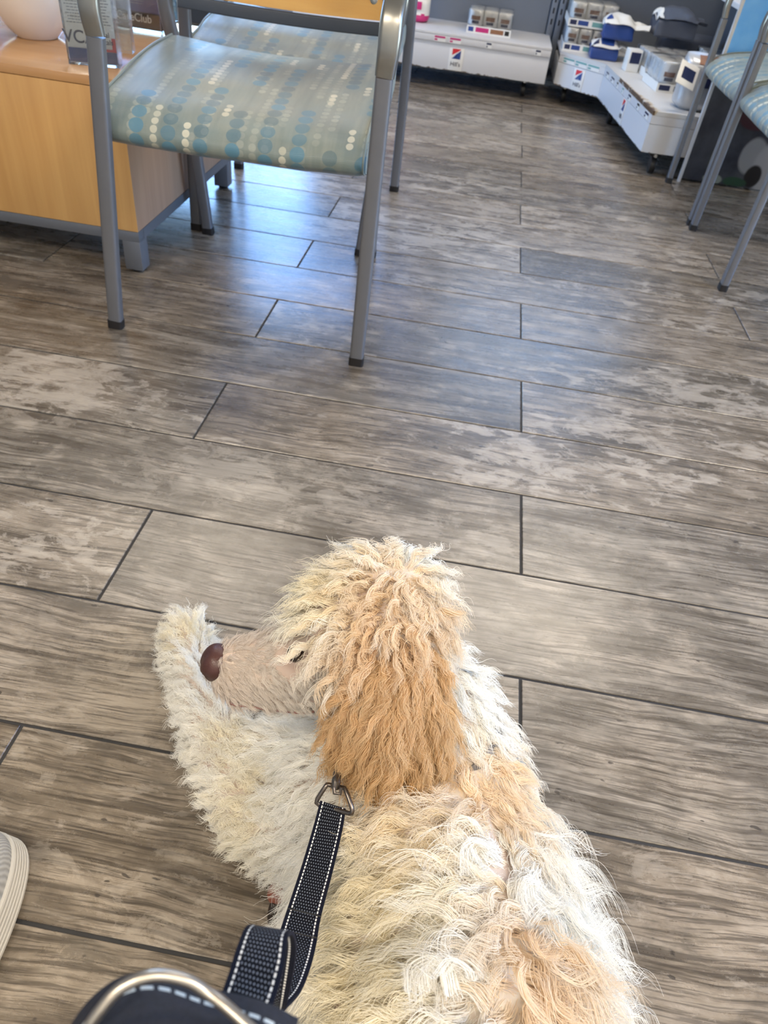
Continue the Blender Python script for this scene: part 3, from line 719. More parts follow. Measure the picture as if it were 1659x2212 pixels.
def pack(name, loc, rz, w, d, h, label, mats, seed=1, prints=(), flap=.25, crump=.006, tilt=0):
    """flat lying pouch: boxy lower part, creased top sheet whose sealed end sticks out to the right"""
    e = empty(name, loc, label, 'pet food bag', rz); e.rotation_euler = (tilt, 0, rz)
    def wob(p, k=1.0): return Vector((noise.noise(p * 20 + Vector((seed, 0, 0))), noise.noise(p * 20 + Vector((0, seed, 3))), noise.noise(p * 20 + Vector((4, 0, seed))))) * crump * k
    bm = BM(); box(bm, -w / 2, w / 2, 0, d, 0, h * .62, .008); bmesh.ops.subdivide_edges(bm, edges=bm.edges, cuts=4, use_grid_fill=True)
    for v in bm.verts: v.co += wob(v.co) * (1 if v.co.z > .01 else 0)
    obj('bag_body', bm, mats[1], e, 60)
    def top(nm, x0, x1, y0, y1, m, lift):
        bm = BM(); n = 18; G = [[None] * (n + 1) for _ in range(n + 1)]
        for i in range(n + 1):
            for j in range(n + 1):
                x = x0 + (x1 - x0) * i / n; y = y0 + (y1 - y0) * j / n; fx = abs(x) / (w / 2); fy = min(1, max(0, y / d))
                z = h * (.64 + .36 * math.sin(fy * PI * .85) * max(0, 1 - fx ** 4)) - (.10 * max(0, (x - w / 2)) ) + .002
                if fx > 1: z += .012 * math.sin(fy * 9 + seed)
                p = Vector((x, y, z)); p += wob(p, 1.4); p.z += lift; G[i][j] = bm.verts.new(p)
        for i in range(n):
            for j in range(n): bm.faces.new((G[i][j], G[i + 1][j], G[i + 1][j + 1], G[i][j + 1]))
        r = bmesh.ops.extrude_face_region(bm, geom=bm.faces[:]); bmesh.ops.translate(bm, verts=[v for v in r['geom'] if isinstance(v, bmesh.types.BMVert)], vec=(0, 0, -.0015 if lift < .0015 else -.0006))
        return obj(nm, bm, m, e, 60)
    top('top_sheet', -w / 2 - .003, w / 2 + w * flap, -.006, d + .004, mats[0], 0)
    for (a, b, c_, f, m) in prints: top('print', (-.5 + a) * w, (-.5 + b) * w, c_ * d, f * d, m, .0022)
    return e
pack('pet_food_bag', (.360, 3.69, ZD), .02, .135, .13, .085, 'blue and white pet food bag lying flat at the angled shelf corner', (M_white, M_blue), seed=8, prints=((.03, .22, .15, .5, M_navy), (.30, .78, .12, .6, M_blue)), flap=.28)
pack('pet_food_bag', (.405, 3.71, ZD + .088), .0, .15, .13, .10, 'white crumpled pet food bag with blue base, topmost at the corner', (M_white, M_blue), seed=12, prints=((.04, .2, .1, .4, M_blue),), flap=.45, crump=.012)
pack('pet_food_bag', (.672, 3.72, ZD + .125), .05, .20, .17, .12, 'slate grey pet food bag lying on the wrapped cans by the back panel', (M_darkfilm, M_darkfilm), seed=15, prints=((-.02, .14, .0, .95, M_white),), flap=.22, crump=.009)
bag('pet_food_bag', (.80, 4.02, ZD), (0, 0, .1), .30, .14, .13, 'dark grey pet food bag low against the back panel', (M_darkfilm, None), seed=19)
e = empty('treat_box', (.470, 3.50, ZD), 'small white and navy box beside the flat blue and white bag', 'box', .15)
bm = BM(); box(bm, -.03, .03, -.035, .035, 0, .09, .002); obj('carton', bm, M_white, e)
bm = BM(); box(bm, -.022, .026, -.0362, -.0355, .035, .08); obj('label', bm, M_navy, e)
can_pack('can_multipack', (.655, 3.07, ZD), .12, 3, 3, 'clear-wrapped can multipack in the middle of the corner shelf, nearest the leaning bag', [(.03, .2, M_navy), (.3, .2, M_greyt), (.62, .16, M_navy)], cr=.040, ch=.11)
can_pack('can_multipack', (.645, 3.40, ZD), .12, 3, 3, 'clear-wrapped can multipack behind the middle one, under the lying bags', [(.1, .3, M_navy)], cr=.040, ch=.095)
can_pack('can_multipack', (.885, 3.42, ZD), .0, 2, 4, 'clear-wrapped can multipack against the side panel at the rear', [(.1, .3, M_navy)], cr=.040, ch=.11)
bag('pet_food_bag', (.670, 2.80, ZD), (0, 0, .02), .22, .13, .19, 'silver pet food bag standing at the near end of the corner shelf', (M_silver, None), seed=23, extra=[('label', -.15, -.02, .45, .62, M_navy), ('label', .36, .44, .2, .75, M_greyt), ('picture', -.30, .42, .84, .98, M_brown)])
e = empty('coupon_card', (.565, 2.70, ZD + .125), 'white card with navy print hanging against the silver bag', 'card', .12); e.rotation_euler = (math.radians(-38), math.radians(18), .15)
bm = BM(); box(bm, -.042, .042, -.001, .001, -.045, .045, .0005); obj('card', bm, M_white, e)
bm = BM(); box(bm, -.025, .03, -.0018, -.0012, -.02, .025); obj('print', bm, M_navy, e)

# poster stand on the unit's end
def mat_poster():
    k = NT('dog_poster_print'); P = k.co(); x, y, z = k.sep(P)
    n = k.noise(P, 7, 4, .6)
    c = k.mix(k.ramp(n, [(.35, 0), (.7, 1)]), srgb(34, 38, 52), srgb(74, 78, 86))
    def blob(cx, cz, rx, rz, col, c, soft=.35):
        e = k.M('ADD', k.M('POWER', k.M('DIVIDE', k.M('SUBTRACT', x, cx), rx), 2), k.M('POWER', k.M('DIVIDE', k.M('SUBTRACT', z, cz), rz), 2))
        e = k.M('ADD', e, k.M('MULTIPLY', n, .5)); return k.mix(k.ramp(k.M('MULTIPLY', e, .4), [(.4, 1), (.4 + soft * .4, 0)]), c, col)
    c = blob(.20, .27, .07, .05, srgb(58, 16, 34), c)
    c = blob(.10, .10, .018, .09, srgb(96, 104, 92), c)
    c = blob(.24, .13, .05, .07, srgb(150, 150, 152), c); c = blob(.32, .10, .07, .10, srgb(164, 164, 168), c)
    c = blob(.27, .06, .035, .045, srgb(22, 22, 28), c); c = blob(.12, .03, .04, .02, srgb(136, 146, 140), c); c = blob(.21, .03, .05, .02, srgb(44, 74, 58), c)
    top = k.ramp(k.M('ADD', z, k.M('MULTIPLY', n, .03)), [(.44, 0), (.47, 1)])
    sk = k.mix(k.ramp(n, [(.3, 0), (.8, 1)]), srgb(84, 158, 232), srgb(128, 190, 244))
    c = k.mix(top, c, sk)
    k.col(c); k.rough(.3); return k.m
ps = empty('poster_stand', (.66, 2.636, 0), 'large dog photo poster panel with blue sky on the shelf end, behind the right-hand chairs', 'poster')
bm = BM(); box(bm, 0, .75, -.004, .004, .015, 1.25, .001); obj('poster_panel', bm, mat_poster(), ps)
for xa in (-.012, .7505):
    bm = BM(); box(bm, xa, xa + .0115, -.008, .008, .0, 1.26, .001); obj('frame', bm, M_lip, ps)
def ell(nm, cx, cz, rx, rz, mat, d=.0005):
    bm = BM(); vs = [bm.verts.new((cx + rx * math.cos(2 * PI * k / 28), -.0045, cz + rz * math.sin(2 * PI * k / 28))) for k in range(28)]; bm.faces.new(vs)
    r = bmesh.ops.extrude_face_region(bm, geom=bm.faces[:]); bmesh.ops.translate(bm, verts=[v for v in r['geom'] if isinstance(v, bmesh.types.BMVert)], vec=(0, -d, 0)); return obj(nm, bm, mat, ps, None)
ell('printed_nose', .185, .50, .035, .05, M_black)

# ------------------------------------------------------------------ sneaker at the left edge
def sneaker():
    e = empty('sneaker', (-.556, -.482, 0), 'white sneaker with a ribbed pale sole, cut by the left edge', 'shoe', math.radians(-2))
    def outline(t, g=0):
        L_, w = .145, .052; a = 2 * PI * t; c, s = math.cos(a), math.sin(a)
        y = L_ * s; x = (w - .008 * (s < 0) * abs(s)) * math.copysign(abs(c) ** .8, c); return (x * (1 + g), y * (1 + g * .4))
    M_sole = plain('ribbed_white_rubber', srgb(206, 202, 194), .55, 0, .05)
    n = 72; bm = BM(); prof = [(.004, .001)]
    rows = []
    zs = [(0.0, .0), (.004, .002)]
    for r in range(6):
        z = .006 + r * .005; zs += [(z, .060 - r * .024), (z + .0032, .060 - r * .024 - .006), (z + .0036, .060 - r * .024 - .040), (z + .0048, .060 - r * .024 - .040)]
    zs += [(.037, -.075), (.038, -.10), (.038, -.13)]
    for z, g in zs: rows.append([bm.verts.new((*outline(k / n, g), z + .001 if z else .001)) for k in range(n)])
    for A, B in zip(rows, rows[1:]):
        for k in range(n): bm.faces.new((A[k], A[(k + 1) % n], B[(k + 1) % n], B[k]))
    bm.faces.new(rows[0][::-1]); bm.faces.new(rows[-1]); obj('sole', bm, M_sole, e, 25)
    bm = BM(); rows = []; N = 14
    for j in range(N + 1):
        f = j / N; r = []
        for k in range(n):
            x, y = outline(k / n, -.13); q = math.cos(f * PI / 2) ** .6 if f < 1 else .02
            hz = .062 + .035 * max(0, -y / .14)
            r.append(bm.verts.new((x * q, y * (.25 + .75 * q) - .02 * (1 - q), .0385 + hz * math.sin(f * PI / 2))))
        rows.append(r)
    for A, B in zip(rows, rows[1:]):
        for k in range(n): bm.faces.new((A[k], A[(k + 1) % n], B[(k + 1) % n], B[k]))
    bm.faces.new(rows[0][::-1]); bm.faces.new(rows[-1])
    k_ = NT('knit_upper'); wv = k_.n('ShaderNodeTexWave'); k_.put(wv.inputs['Vector'], k_.co()); wv.inputs['Scale'].default_value = 160; wv.inputs['Distortion'].default_value = 1
    k_.col(k_.mix(wv.outputs[1], srgb(172, 172, 172), srgb(204, 204, 202))); k_.rough(.8); k_.bump(wv.outputs[1], .5, .001)
    obj('knit_upper', bm, k_.m, e)
sneaker()

# ------------------------------------------------------------------ dog
# (x, y, z, radius) chains; label gives the coat region
BODY = {
 'torso': [[(-.155, -.285, .120, .080), (-.120, -.36, .148, .098), (-.092, -.46, .152, .110), (-.06, -.60, .145, .112), (-.03, -.74, .125, .115)],
           [(-.090, -.285, .150, .062), (-.045, -.40, .110, .070)], [(-.03, -.72, .10, .10), (.06, -.62, .06, .06), (.09, -.52, .04, .04)]],
 'neck': [[(-.170, -.210, .265, .040), (-.130, -.225, .215, .050), (-.105, -.275, .165, .070)]],
 'chest': [[(-.205, -.265, .11, .055), (-.262, -.232, .072, .043), (-.320, -.222, .055, .034)], [(-.19, -.22, .10, .045), (-.25, -.175, .055, .034), (-.285, -.165, .042, .026)], [(-.215, -.275, .125, .055), (-.175, -.300, .165, .062)], [(-.20, -.225, .10, .045), (-.15, -.27, .14, .07)]],
 'leg': [[(-.205, -.295, .125, .055), (-.268, -.295, .070, .041), (-.315, -.262, .058, .036), (-.370, -.195, .048, .030), (-.425, -.112, .038, .025), (-.452, -.066, .031, .029), (-.462, -.044, .026, .024)],
         [(-.14, -.20, .09, .045), (-.17, -.12, .05, .032), (-.20, -.06, .035, .024), (-.225, -.02, .027, .022)],
         [(-.10, -.60, .06, .06), (-.20, -.50, .035, .030), (-.225, -.40, .024, .018), (-.235, -.355, .018, .015)]],
 'head': [[(-.196, -.217, .318, .053), (-.214, -.223, .315, .052)], [(-.185, -.21, .29, .038), (-.215, -.232, .298, .036)], [(-.21, -.20, .345, .030), (-.185, -.20, .35, .03)]],
 'muzzle': [[(-.228, -.240, .296, .036), (-.262, -.247, .290, .030), (-.292, -.253, .285, .0270), (-.314, -.258, .282, .0245), (-.322, -.260, .281, .0215)],
            [(-.228, -.246, .276, .030), (-.262, -.255, .270, .0225), (-.292, -.261, .267, .0205), (-.311, -.265, .268, .0185)]],
}
def chain_pts():
    out = []
    for lab, chains in BODY.items():
        for c in chains:
            for a, b in zip(c, c[1:]):
                a, b = np.array(a), np.array(b); n = max(2, int(np.linalg.norm(b[:3] - a[:3]) / (min(a[3], b[3]) * .22)) + 1)
                for t in np.linspace(0, 1, n): out.append((lab, a + (b - a) * t))
    return out
CH = chain_pts()
def build_body():
    bm = BM()
    for lab, p in CH: bmesh.ops.create_icosphere(bm, subdivisions=2, radius=p[3] * 1.02, matrix=Matrix.Translation(Vector(p[:3])))
    me = bpy.data.meshes.new('tmp'); bm.to_mesh(me); bm.free()
    o = bpy.data.objects.new('tmp', me); COL.objects.link(o)
    r = o.modifiers.new('r', 'REMESH'); r.mode = 'VOXEL'; r.voxel_size = .0055
    s = o.modifiers.new('s', 'SMOOTH'); s.factor = .5; s.iterations = 7
    bpy.context.view_layer.update(); dg = bpy.context.evaluated_depsgraph_get()
    m2 = bpy.data.meshes.new_from_object(o.evaluated_get(dg)); bpy.data.objects.remove(o); m2.name = 'dog'
    for v in m2.vertices:
        if v.co.z < .003: v.co.z = .003
    return m2
M_skin = NT('short_pinkish_skin')
def _s():
    k = M_skin; P = k.co(); n = k.noise(P, 60, 5, .7); n2 = k.noise(P, 14, 3)
    c = k.mix(k.ramp(n2, [(.35, 0), (.65, 1)]), srgb(186, 164, 152), srgb(212, 204, 192)); c = k.mix(k.M('MULTIPLY', n, .25), c, srgb(150, 122, 110))
    k.col(c); k.rough(.65); k.b.inputs['Subsurface Weight'].default_value = .1; k.b.inputs['Subsurface Radius'].default_value = (.01, .004, .002); return k.m
dog_me = build_body(); dog_me.materials.append(_s()); smooth(dog_me, 180)
dog = bpy.data.objects.new('dog', dog_me); COL.objects.link(dog)
tag(dog, 'cream and apricot curly-coated poodle lying on the tile floor, head turned aside, on a leash', 'dog')
# ear flap: curved leaf hanging against the cheek
def ear_mesh(sgn=1):
    bm = BM(); nu, nv = 14, 18; F, Bk = [], []
    root = Vector((-.180, -.268, .338)); tip = Vector((-.170, -.314, .243))
    for j in range(nv + 1):
        f = j / nv; c = root.lerp(tip, f); c += Vector((0, -.012, 0)) * math.sin(f * PI)
        wd = .030 + .018 * math.sin(min(1, f * 1.25) * PI * .62); wd *= math.sqrt(max(0, 1 - max(0, (f - .78) / .22) ** 2)) if f > .78 else 1; wd = max(wd, .004)
        a, b = [], []
        for i in range(nu + 1):
            s = -1 + 2 * i / nu; x = s * wd; back = .012 * s * s + (.010 * max(0, s))
            th = .004 * math.sqrt(max(0, 1 - s * s)) + .0008
            p = c + Vector((x, back + .35 * (-x if s < 0 else x) * .3, -.1 * abs(x)))
            a.append(bm.verts.new(p + Vector((0, -th, th * .3)))); b.append(bm.verts.new(p + Vector((0, th, -th * .3))))
        F.append(a); Bk.append(b)
    for j in range(nv):
        for i in range(nu):
            bm.faces.new((F[j][i], F[j][i + 1], F[j + 1][i + 1], F[j + 1][i])); bm.faces.new((Bk[j][i], Bk[j + 1][i], Bk[j + 1][i + 1], Bk[j][i + 1]))
        bm.faces.new((F[j][0], F[j + 1][0], Bk[j + 1][0], Bk[j][0])); bm.faces.new((F[j][nu], Bk[j][nu], Bk[j + 1][nu], F[j + 1][nu]))
    for i in range(nu):
        bm.faces.new((F[0][i], Bk[0][i], Bk[0][i + 1], F[0][i + 1])); bm.faces.new((F[nv][i], F[nv][i + 1], Bk[nv][i + 1], Bk[nv][i]))
    if sgn < 0:      # the far ear, mirrored across the head's long plane
        for v in bm.verts: v.co.y = -.44 - v.co.y; v.co.x -= .04; v.co.z -= .045
    return bm
M_earskin = plain('apricot_ear_skin', srgb(214, 178, 134), .7, 0, .15)
ear = obj('ear', ear_mesh(1), M_earskin, dog, 180); ear2 = obj('ear', ear_mesh(-1), M_earskin, dog, 180)
# nose leather with nostrils
M_nose = NT('brown_nose_leather'); _k = M_nose; _v = _k.n('ShaderNodeTexVoronoi'); _k.put(_v.inputs['Vector'], _k.co()); _v.inputs['Scale'].default_value = 900
_k.col(_k.mix(_k.noise(_k.co(), 60, 2), srgb(58, 33, 31), srgb(82, 50, 45))); _k.rough(.38); _k.bump(_v.outputs[0], .3, .0004)
bm = BM(); bmesh.ops.create_uvsphere(bm, u_segments=28, v_segments=20, radius=1)
HD = Vector((-.135, -.045, -.035)).normalized(); HR = HD.cross(Vector((0, 0, 1))).normalized(); HU = HR.cross(HD)
NC = Vector((-.3315, -.2615, .2855))
for v in bm.verts:
    x, y, z = v.co; fx = x * .0165 * (1 - .15 * z); sy = y * .0165 * (1 + .18 * z); uz = z * .0175
    if abs(y) < .2 and x > .2: fx -= .0016 * (1 - abs(y) / .2)
    for s in (-1, 1):
        d = math.hypot((y - s * .5) / .30, (z + .15) / .26)
        if x > 0 and d < 1: fx -= .0045 * (1 - d * d)
    v.co = NC + HD * fx + HR * sy + HU * uz
nose_o = obj('nose', bm, M_nose.m, dog, 180)
bm = BM(); bmesh.ops.create_uvsphere(bm, u_segments=12, v_segments=8, radius=1, matrix=Matrix.Translation(NC + HR * -.0150 + HU * -.0085 + HD * .002) @ Matrix.Diagonal((.0045, .0035, .0030, 1)))
obj('nostril', bm, M_slot, nose_o, 180)
M_eye = plain('dark_glossy_eye', srgb(34, 20, 14), .08, 0, .1, coat=1)
_bv = BVHTree.FromPolygons([v.co.copy() for v in dog_me.vertices], [tuple(p.vertices) for p in dog_me.polygons])
_h = _bv.find_nearest(Vector((-.2630, -.2560, .3120)))
EYE = _h[0] - _h[1] * .0010
for s in (-1, 1):
    bm = BM(); bmesh.ops.create_uvsphere(bm, u_segments=18, v_segments=12, radius=.0080)
    p = Vector((-.238, -.242, .312)) + HR * (0.0) ; p = EYE if s < 0 else Vector((-.252, -.222, .3125))
    bmesh.ops.translate(bm, verts=bm.verts, vec=p); obj('eye', bm, M_eye, dog, 180)
# lip line / mouth: slightly darker fold along the lower muzzle
bm = BM()
pl = [NC + HD * -.006 + HU * -.018 + HR * .0, Vector((-.318, -.2815, .262)), Vector((-.296, -.2815, .260)), Vector((-.272, -.279, .258)), Vector((-.252, -.277, .258)), Vector((-.242, -.276, .262))]
sweep(bm, catmull(pl, 5), circ(.0011, 6)); obj('lips', bm, plain('dark_pink_lip', srgb(128, 92, 86), .4), dog)
# toes / pad of the hind paw peeking out beside the leash
bm = BM()
for (p, r, sc) in (((-.2545, -.3400, .026), .0105, (1.1, 1.5, .9)),):
    bmesh.ops.create_uvsphere(bm, u_segments=18, v_segments=12, radius=r, matrix=Matrix.Translation(p) @ Matrix.Rotation(-.5, 4, 'Z') @ Matrix.Diagonal((*sc, 1)))
obj('paw_pad', bm, plain('reddish_brown_pad', srgb(128, 74, 58), .45, 0, .2, 200), dog, 180)
bm = BM(); sweep(bm, catmull([(-.2565, -.352, .024), (-.2585, -.360, .018), (-.259, -.369, .008)], 5), circ(.0052, 10), scales=[1, 1.02, 1, .97, .92, .85, .76, .65, .5, .35, .15]); obj('claw', bm, plain('dark_claw', srgb(44, 34, 28), .35), dog, 180)

# ---- coat
def mat_hair(name, rough=.5, trans=.38):
    k = NT(name); at = k.n('ShaderNodeAttribute', attribute_name='tint'); c = at.outputs['Color']
    d = k.n('ShaderNodeBsdfDiffuse'); t = k.n('ShaderNodeBsdfTranslucent'); g = k.n('ShaderNodeBsdfGlossy'); g.inputs['Roughness'].default_value = .42
    k.L(c, d.inputs[0]); k.L(c, t.inputs[0]); g.inputs[0].default_value = (1, 1, 1, 1)
    m1 = k.n('ShaderNodeMixShader'); m1.inputs[0].default_value = trans; k.L(d.outputs[0], m1.inputs[1]); k.L(t.outputs[0], m1.inputs[2])
    m2 = k.n('ShaderNodeMixShader'); m2.inputs[0].default_value = .05; k.L(m1.outputs[0], m2.inputs[1]); k.L(g.outputs[0], m2.inputs[2]); k.L(m2.outputs[0], k.out.inputs[0]); return k.m
M_hair = mat_hair('curly_coat')
WHITE = np.array(srgb(250, 248, 242)); CREAM = np.array(srgb(244, 234, 205)); APR = np.array(srgb(240, 216, 182)); TAN = np.array(srgb(218, 178, 120)); GREY = np.array(srgb(226, 220, 212)); PINK = np.array(srgb(218, 198, 184))
# coat patches: (centre, radius, colour, strength)
PATCH = [((-.205, -.225, .375), .040, APR, .75), ((-.165, -.235, .345), .045, APR, .8), ((-.15, -.20, .33), .03, APR, .7), ((-.195, -.268, .335), .045, TAN * .5 + APR * .5, .8),
         ((-.245, -.215, .350), .035, CREAM, .7), ((-.10, -.300, .235), .038, APR, .8), ((-.06, -.285, .215), .04, APR, .75), ((-.15, -.335, .235), .028, APR * .6 + CREAM * .4, .8),
         ((-.045, -.415, .255), .035, TAN * .5 + APR * .5, .85), ((-.040, -.455, .26), .035, APR, .9), ((-.03, -.50, .265), .035, APR, .9), ((-.155, -.47, .24), .05, CREAM, .8), ((-.145, -.40, .235), .05, CREAM, .8),
         ((-.445, -.07, .055), .03, CREAM, .7), ((-.29, -.29, .09), .05, CREAM, .6), ((-.34, -.22, .08), .03, CREAM, .6), ((-.12, -.36, .24), .035, APR * .4 + CREAM * .6, .7)]
def scatter(me, mat_world, dens):
    """dens: n roots, per-face weights -> points, normals"""
    me.calc_loop_triangles(); n = len(me.loop_triangles); tv = np.empty(n * 3, np.int32); me.loop_triangles.foreach_get('vertices', tv); tv = tv.reshape(-1, 3)
    co = np.empty(len(me.vertices) * 3, np.float32); me.vertices.foreach_get('co', co); co = co.reshape(-1, 3)
    vn = np.empty(len(me.vertices) * 3, np.float32); me.vertices.foreach_get('normal', vn); vn = vn.reshape(-1, 3)
    A, B, C_ = co[tv[:, 0]], co[tv[:, 1]], co[tv[:, 2]]; ar = np.linalg.norm(np.cross(B - A, C_ - A), axis=1) * .5
    return tv, co, vn, A, B, C_, ar
def sample(tv, vn, A, B, C_, w, n):
    i = rng.choice(len(w), n, p=w / w.sum()); u, v = rng.random(n), rng.random(n); f = u + v > 1; u[f], v[f] = 1 - u[f], 1 - v[f]
    P = A[i] + (B[i] - A[i]) * u[:, None] + (C_[i] - A[i]) * v[:, None]
    N = vn[tv[i, 0]] * (1 - u - v)[:, None] + vn[tv[i, 1]] * u[:, None] + vn[tv[i, 2]] * v[:, None]
    N /= np.linalg.norm(N, axis=1, keepdims=True) + 1e-9; return P, N
def nrm(a): return a / (np.linalg.norm(a, axis=-1, keepdims=True) + 1e-9)
CHP = np.array([p for _, p in CH]); CHL = [l for l, _ in CH]; LABS = list(BODY); CHI = np.array([LABS.index(l) for l in CHL])
def region(P):
    out = np.empty(len(P), int)
    for s in range(0, len(P), 20000):
        q = P[s:s + 20000]; d = np.linalg.norm(q[:, None] - CHP[None, :, :3], axis=2) - CHP[None, :, 3]; out[s:s + 20000] = CHI[d.argmin(1)]
    return out
#            length  normal   amp   freq  clump  stray  radius
REG = {'torso': (.048, .30, .0034, 1.5, .56, .0048), 'neck': (.038, .40, .0026, 1.8, .64, .0036), 'chest': (.034, .40, .0024, 1.9, .60, .0036), 'leg': (.026, .60, .0022, 1.9, .60, .0034),
       'head': (.032, .72, .0032, 2.0, .76, .0032), 'muzzle': (.0105, .34, .0006, 1.0, .35, .0014), 'ear': (.036, .18, .0020, 2.2, .55, .0036)}
def flow(P, lab):
    f = np.zeros_like(P)
    def setf(l, v): f[lab == LABS2.index(l)] = v[lab == LABS2.index(l)] if getattr(v, 'ndim', 1) == 2 else v
    spine_x = -.045
    side = np.tanh((P[:, 0] - spine_x + .018 * np.sin(P[:, 1] * 55) + .01 * np.sin(P[:, 1] * 130)) * 45)
    t = np.stack([side * .85 + .08, np.full(len(P), -.55), np.full(len(P), -.45)], 1); setf('torso', t)
    setf('neck', np.stack([np.full(len(P), .25), np.full(len(P), -.25), np.full(len(P), -1.0)], 1))
    setf('chest', np.array([-.55, -.35, -.6])); setf('leg', np.stack([np.full(len(P), -.55), np.full(len(P), .15), np.full(len(P), -.6)], 1))
    c = np.array([-.185, -.215, .37]); h = P - c; h[:, 2] = -.055; h[:, 1] -= .02; setf('head', nrm(h))
    setf('muzzle', np.array([.8, .1, -.35])); setf('ear', np.array([.02, -.35, -1.0]))
    return nrm(f)
LABS2 = LABS + ['ear']
def tint(P, lab, R):
    n = len(P); c = np.tile(WHITE, (n, 1)); cw = np.zeros(n)
    for (q, r, col, s) in PATCH:
        d = np.linalg.norm(P - np.array(q), axis=1); jig = 1 + .35 * (np.sin(P[:, 0] * 160 + P[:, 2] * 90) * np.sin(P[:, 1] * 140 + 2)) ; w = s * np.clip(1.35 - d / (r * jig), 0, 1)
        w *= (lab != LABS2.index('muzzle')); c = c * (1 - w[:, None]) + col * w[:, None]
    e = lab == LABS2.index('ear'); zz = np.clip((P[:, 2] - .22) / .1, 0, 1); ec = TAN * .92 * (1 - .45 * zz[:, None]) + APR * (.45 * zz[:, None]); 
    tipc = np.clip((.245 - P[:, 2]) / .03, 0, 1)[:, None]; ec = ec * (1 - tipc * .35) + CREAM * tipc * .35
    c[e] = ec[e]
    m = lab == LABS2.index('muzzle'); k = np.clip((-P[:, 0] - .25) / .07, 0, 1)[:, None]; mc = GREY * (1 - k * .4) + PINK * k * .4; c[m] = mc[m]
    return c * (.88 + .2 * R[:, None])
def coat(name, me, nstr, forced=None, npts=9, rad=.00022, ntuft=3000, weight=None, label=None):
    tv, co, vn, A, B, C_, ar = scatter(me, None, nstr)
    cen = (A + B + C_) / 3; w = ar.copy()
    if forced is None:
        rl = region(cen); w *= np.where(rl == LABS.index('muzzle'), 4.0, 1) * np.where(rl == LABS.index('head'), 1.7, 1)
        w *= np.where(cen[:, 2] < .02, .25, 1) * np.where(cen[:, 1] < -.62, .25, 1)
        w *= np.where(np.linalg.norm(cen - np.array(NC), axis=1) < .016, 0, 1) * np.where(np.linalg.norm(cen - np.array((-.25, -.345, .025)), axis=1) < .034, 0, 1) * np.where(np.linalg.norm(cen - np.array(EYE), axis=1) < .021, 0, 1)
    G, GN = sample(tv, vn, A, B, C_, w, ntuft); P, N = sample(tv, vn, A, B, C_, w, nstr)
    if forced: gl = np.full(ntuft, LABS2.index(forced)); pl_ = np.full(nstr, LABS2.index(forced))
    else: gl = region(G); pl_ = region(P)
    if forced is None:
        # nothing long over the eyes
        pass
    kd = KDTree(ntuft)
    for i, p in enumerate(G): kd.insert(p, i)
    kd.balance(); gi = np.array([kd.find(p)[1] for p in P])
    tab = np.array([REG[l] for l in LABS2])
    # guide curves
    ln = tab[gl, 0] * rng.uniform(.65, 1.3, ntuft); nf = tab[gl, 1]; amp = tab[gl, 2] * rng.uniform(.5, 1.5, ntuft); fr = tab[gl, 3] * rng.uniform(.7, 1.3, ntuft)
    # looser, longer locks over the rump side that flick outward
    F = flow(G, gl)
    out = (gl == LABS.index('torso')) & (G[:, 0] > -.10); ln[out] *= 1.3; amp[out] *= 2.1; fr[out] *= 1.25
    F = F - GN * (F * GN).sum(1, keepdims=True) * .85; F = nrm(F)
    jit = rng.normal(0, .22, (ntuft, 3)); D0 = nrm(GN * (nf + .35)[:, None] + F * (1 - nf)[:, None] + jit)
    D1 = nrm(GN * (nf * .45)[:, None] + F + jit + np.array([0, 0, -.25]))
    D1[GN[:, 2] < -.2] = nrm(D0 + F)[GN[:, 2] < -.2]
    ph = rng.uniform(0, 2 * PI, ntuft); T_ = np.linspace(0, 1, npts)
    Gc = np.zeros((ntuft, npts, 3)); step = ln / (npts - 1)
    e1 = nrm(np.cross(D0, GN + .01)); e2 = nrm(np.cross(D0, e1)); pos = np.zeros((ntuft, 3))
    for k in range(npts):
        t = T_[k]; 
        if k: pos = pos + nrm(D0 * (1 - t) + D1 * t) * step[:, None]
        a = ph + fr * 2 * PI * t; env = amp * min(1, t * 2.2)
        Gc[:, k] = pos + e1 * (np.cos(a) * env)[:, None] + e2 * (np.sin(a) * env * .6)[:, None]
    cl = np.where(out[gi], .82, tab[pl_, 4]); st = tab[pl_, 5]
    sc = rng.uniform(.6, 1.12, nstr); off = P - G[gi]; off -= N * (off * N).sum(1, keepdims=True) * .3
    R3 = rng.normal(0, 1, (nstr, 3)); ph2 = rng.uniform(0, 6.28, nstr)
    Sx = np.zeros((nstr, npts, 3), np.float32); fz = rng.random(nstr) < .06
    for k in range(npts):
        t = T_[k]; kk = cl * min(1, (t * 1.6)) ** .8
        kk = np.where(fz, kk * .5, kk)
        base = P + Gc[gi, k] * sc[:, None] - off * kk[:, None]
        wob = np.sin(ph2 + t * 9)[:, None] * R3 * (st * .22 * t)[:, None]
        Sx[:, k] = base + R3 * (st * t * np.where(fz, 1.6, .45))[:, None] + wob
    Sx[:, :, 2] = np.maximum(Sx[:, :, 2], .0015)
    hc = bpy.data.hair_curves.new(name); hc.add_curves([npts] * nstr)
    hc.attributes['position'].data.foreach_set('vector', Sx.reshape(-1))
    ra = hc.attributes.get('radius') or hc.attributes.new('radius', 'FLOAT', 'POINT')
    prof = np.array([1 if t < .5 else 1 - (t - .5) * 1.5 for t in T_]); rr = (rad * rng.uniform(.7, 1.25, nstr))[:, None] * prof[None, :]
    rr = np.where((pl_ == LABS2.index('muzzle'))[:, None], rr * .62, rr); ra.data.foreach_set('value', rr.astype(np.float32).reshape(-1))
    gr = rng.random(ntuft); cc = tint(P, pl_, .55 * gr[gi] + .45 * rng.random(nstr)); rgba = np.ones((nstr, 4), np.float32); rgba[:, :3] = np.clip(cc, 0, 1)
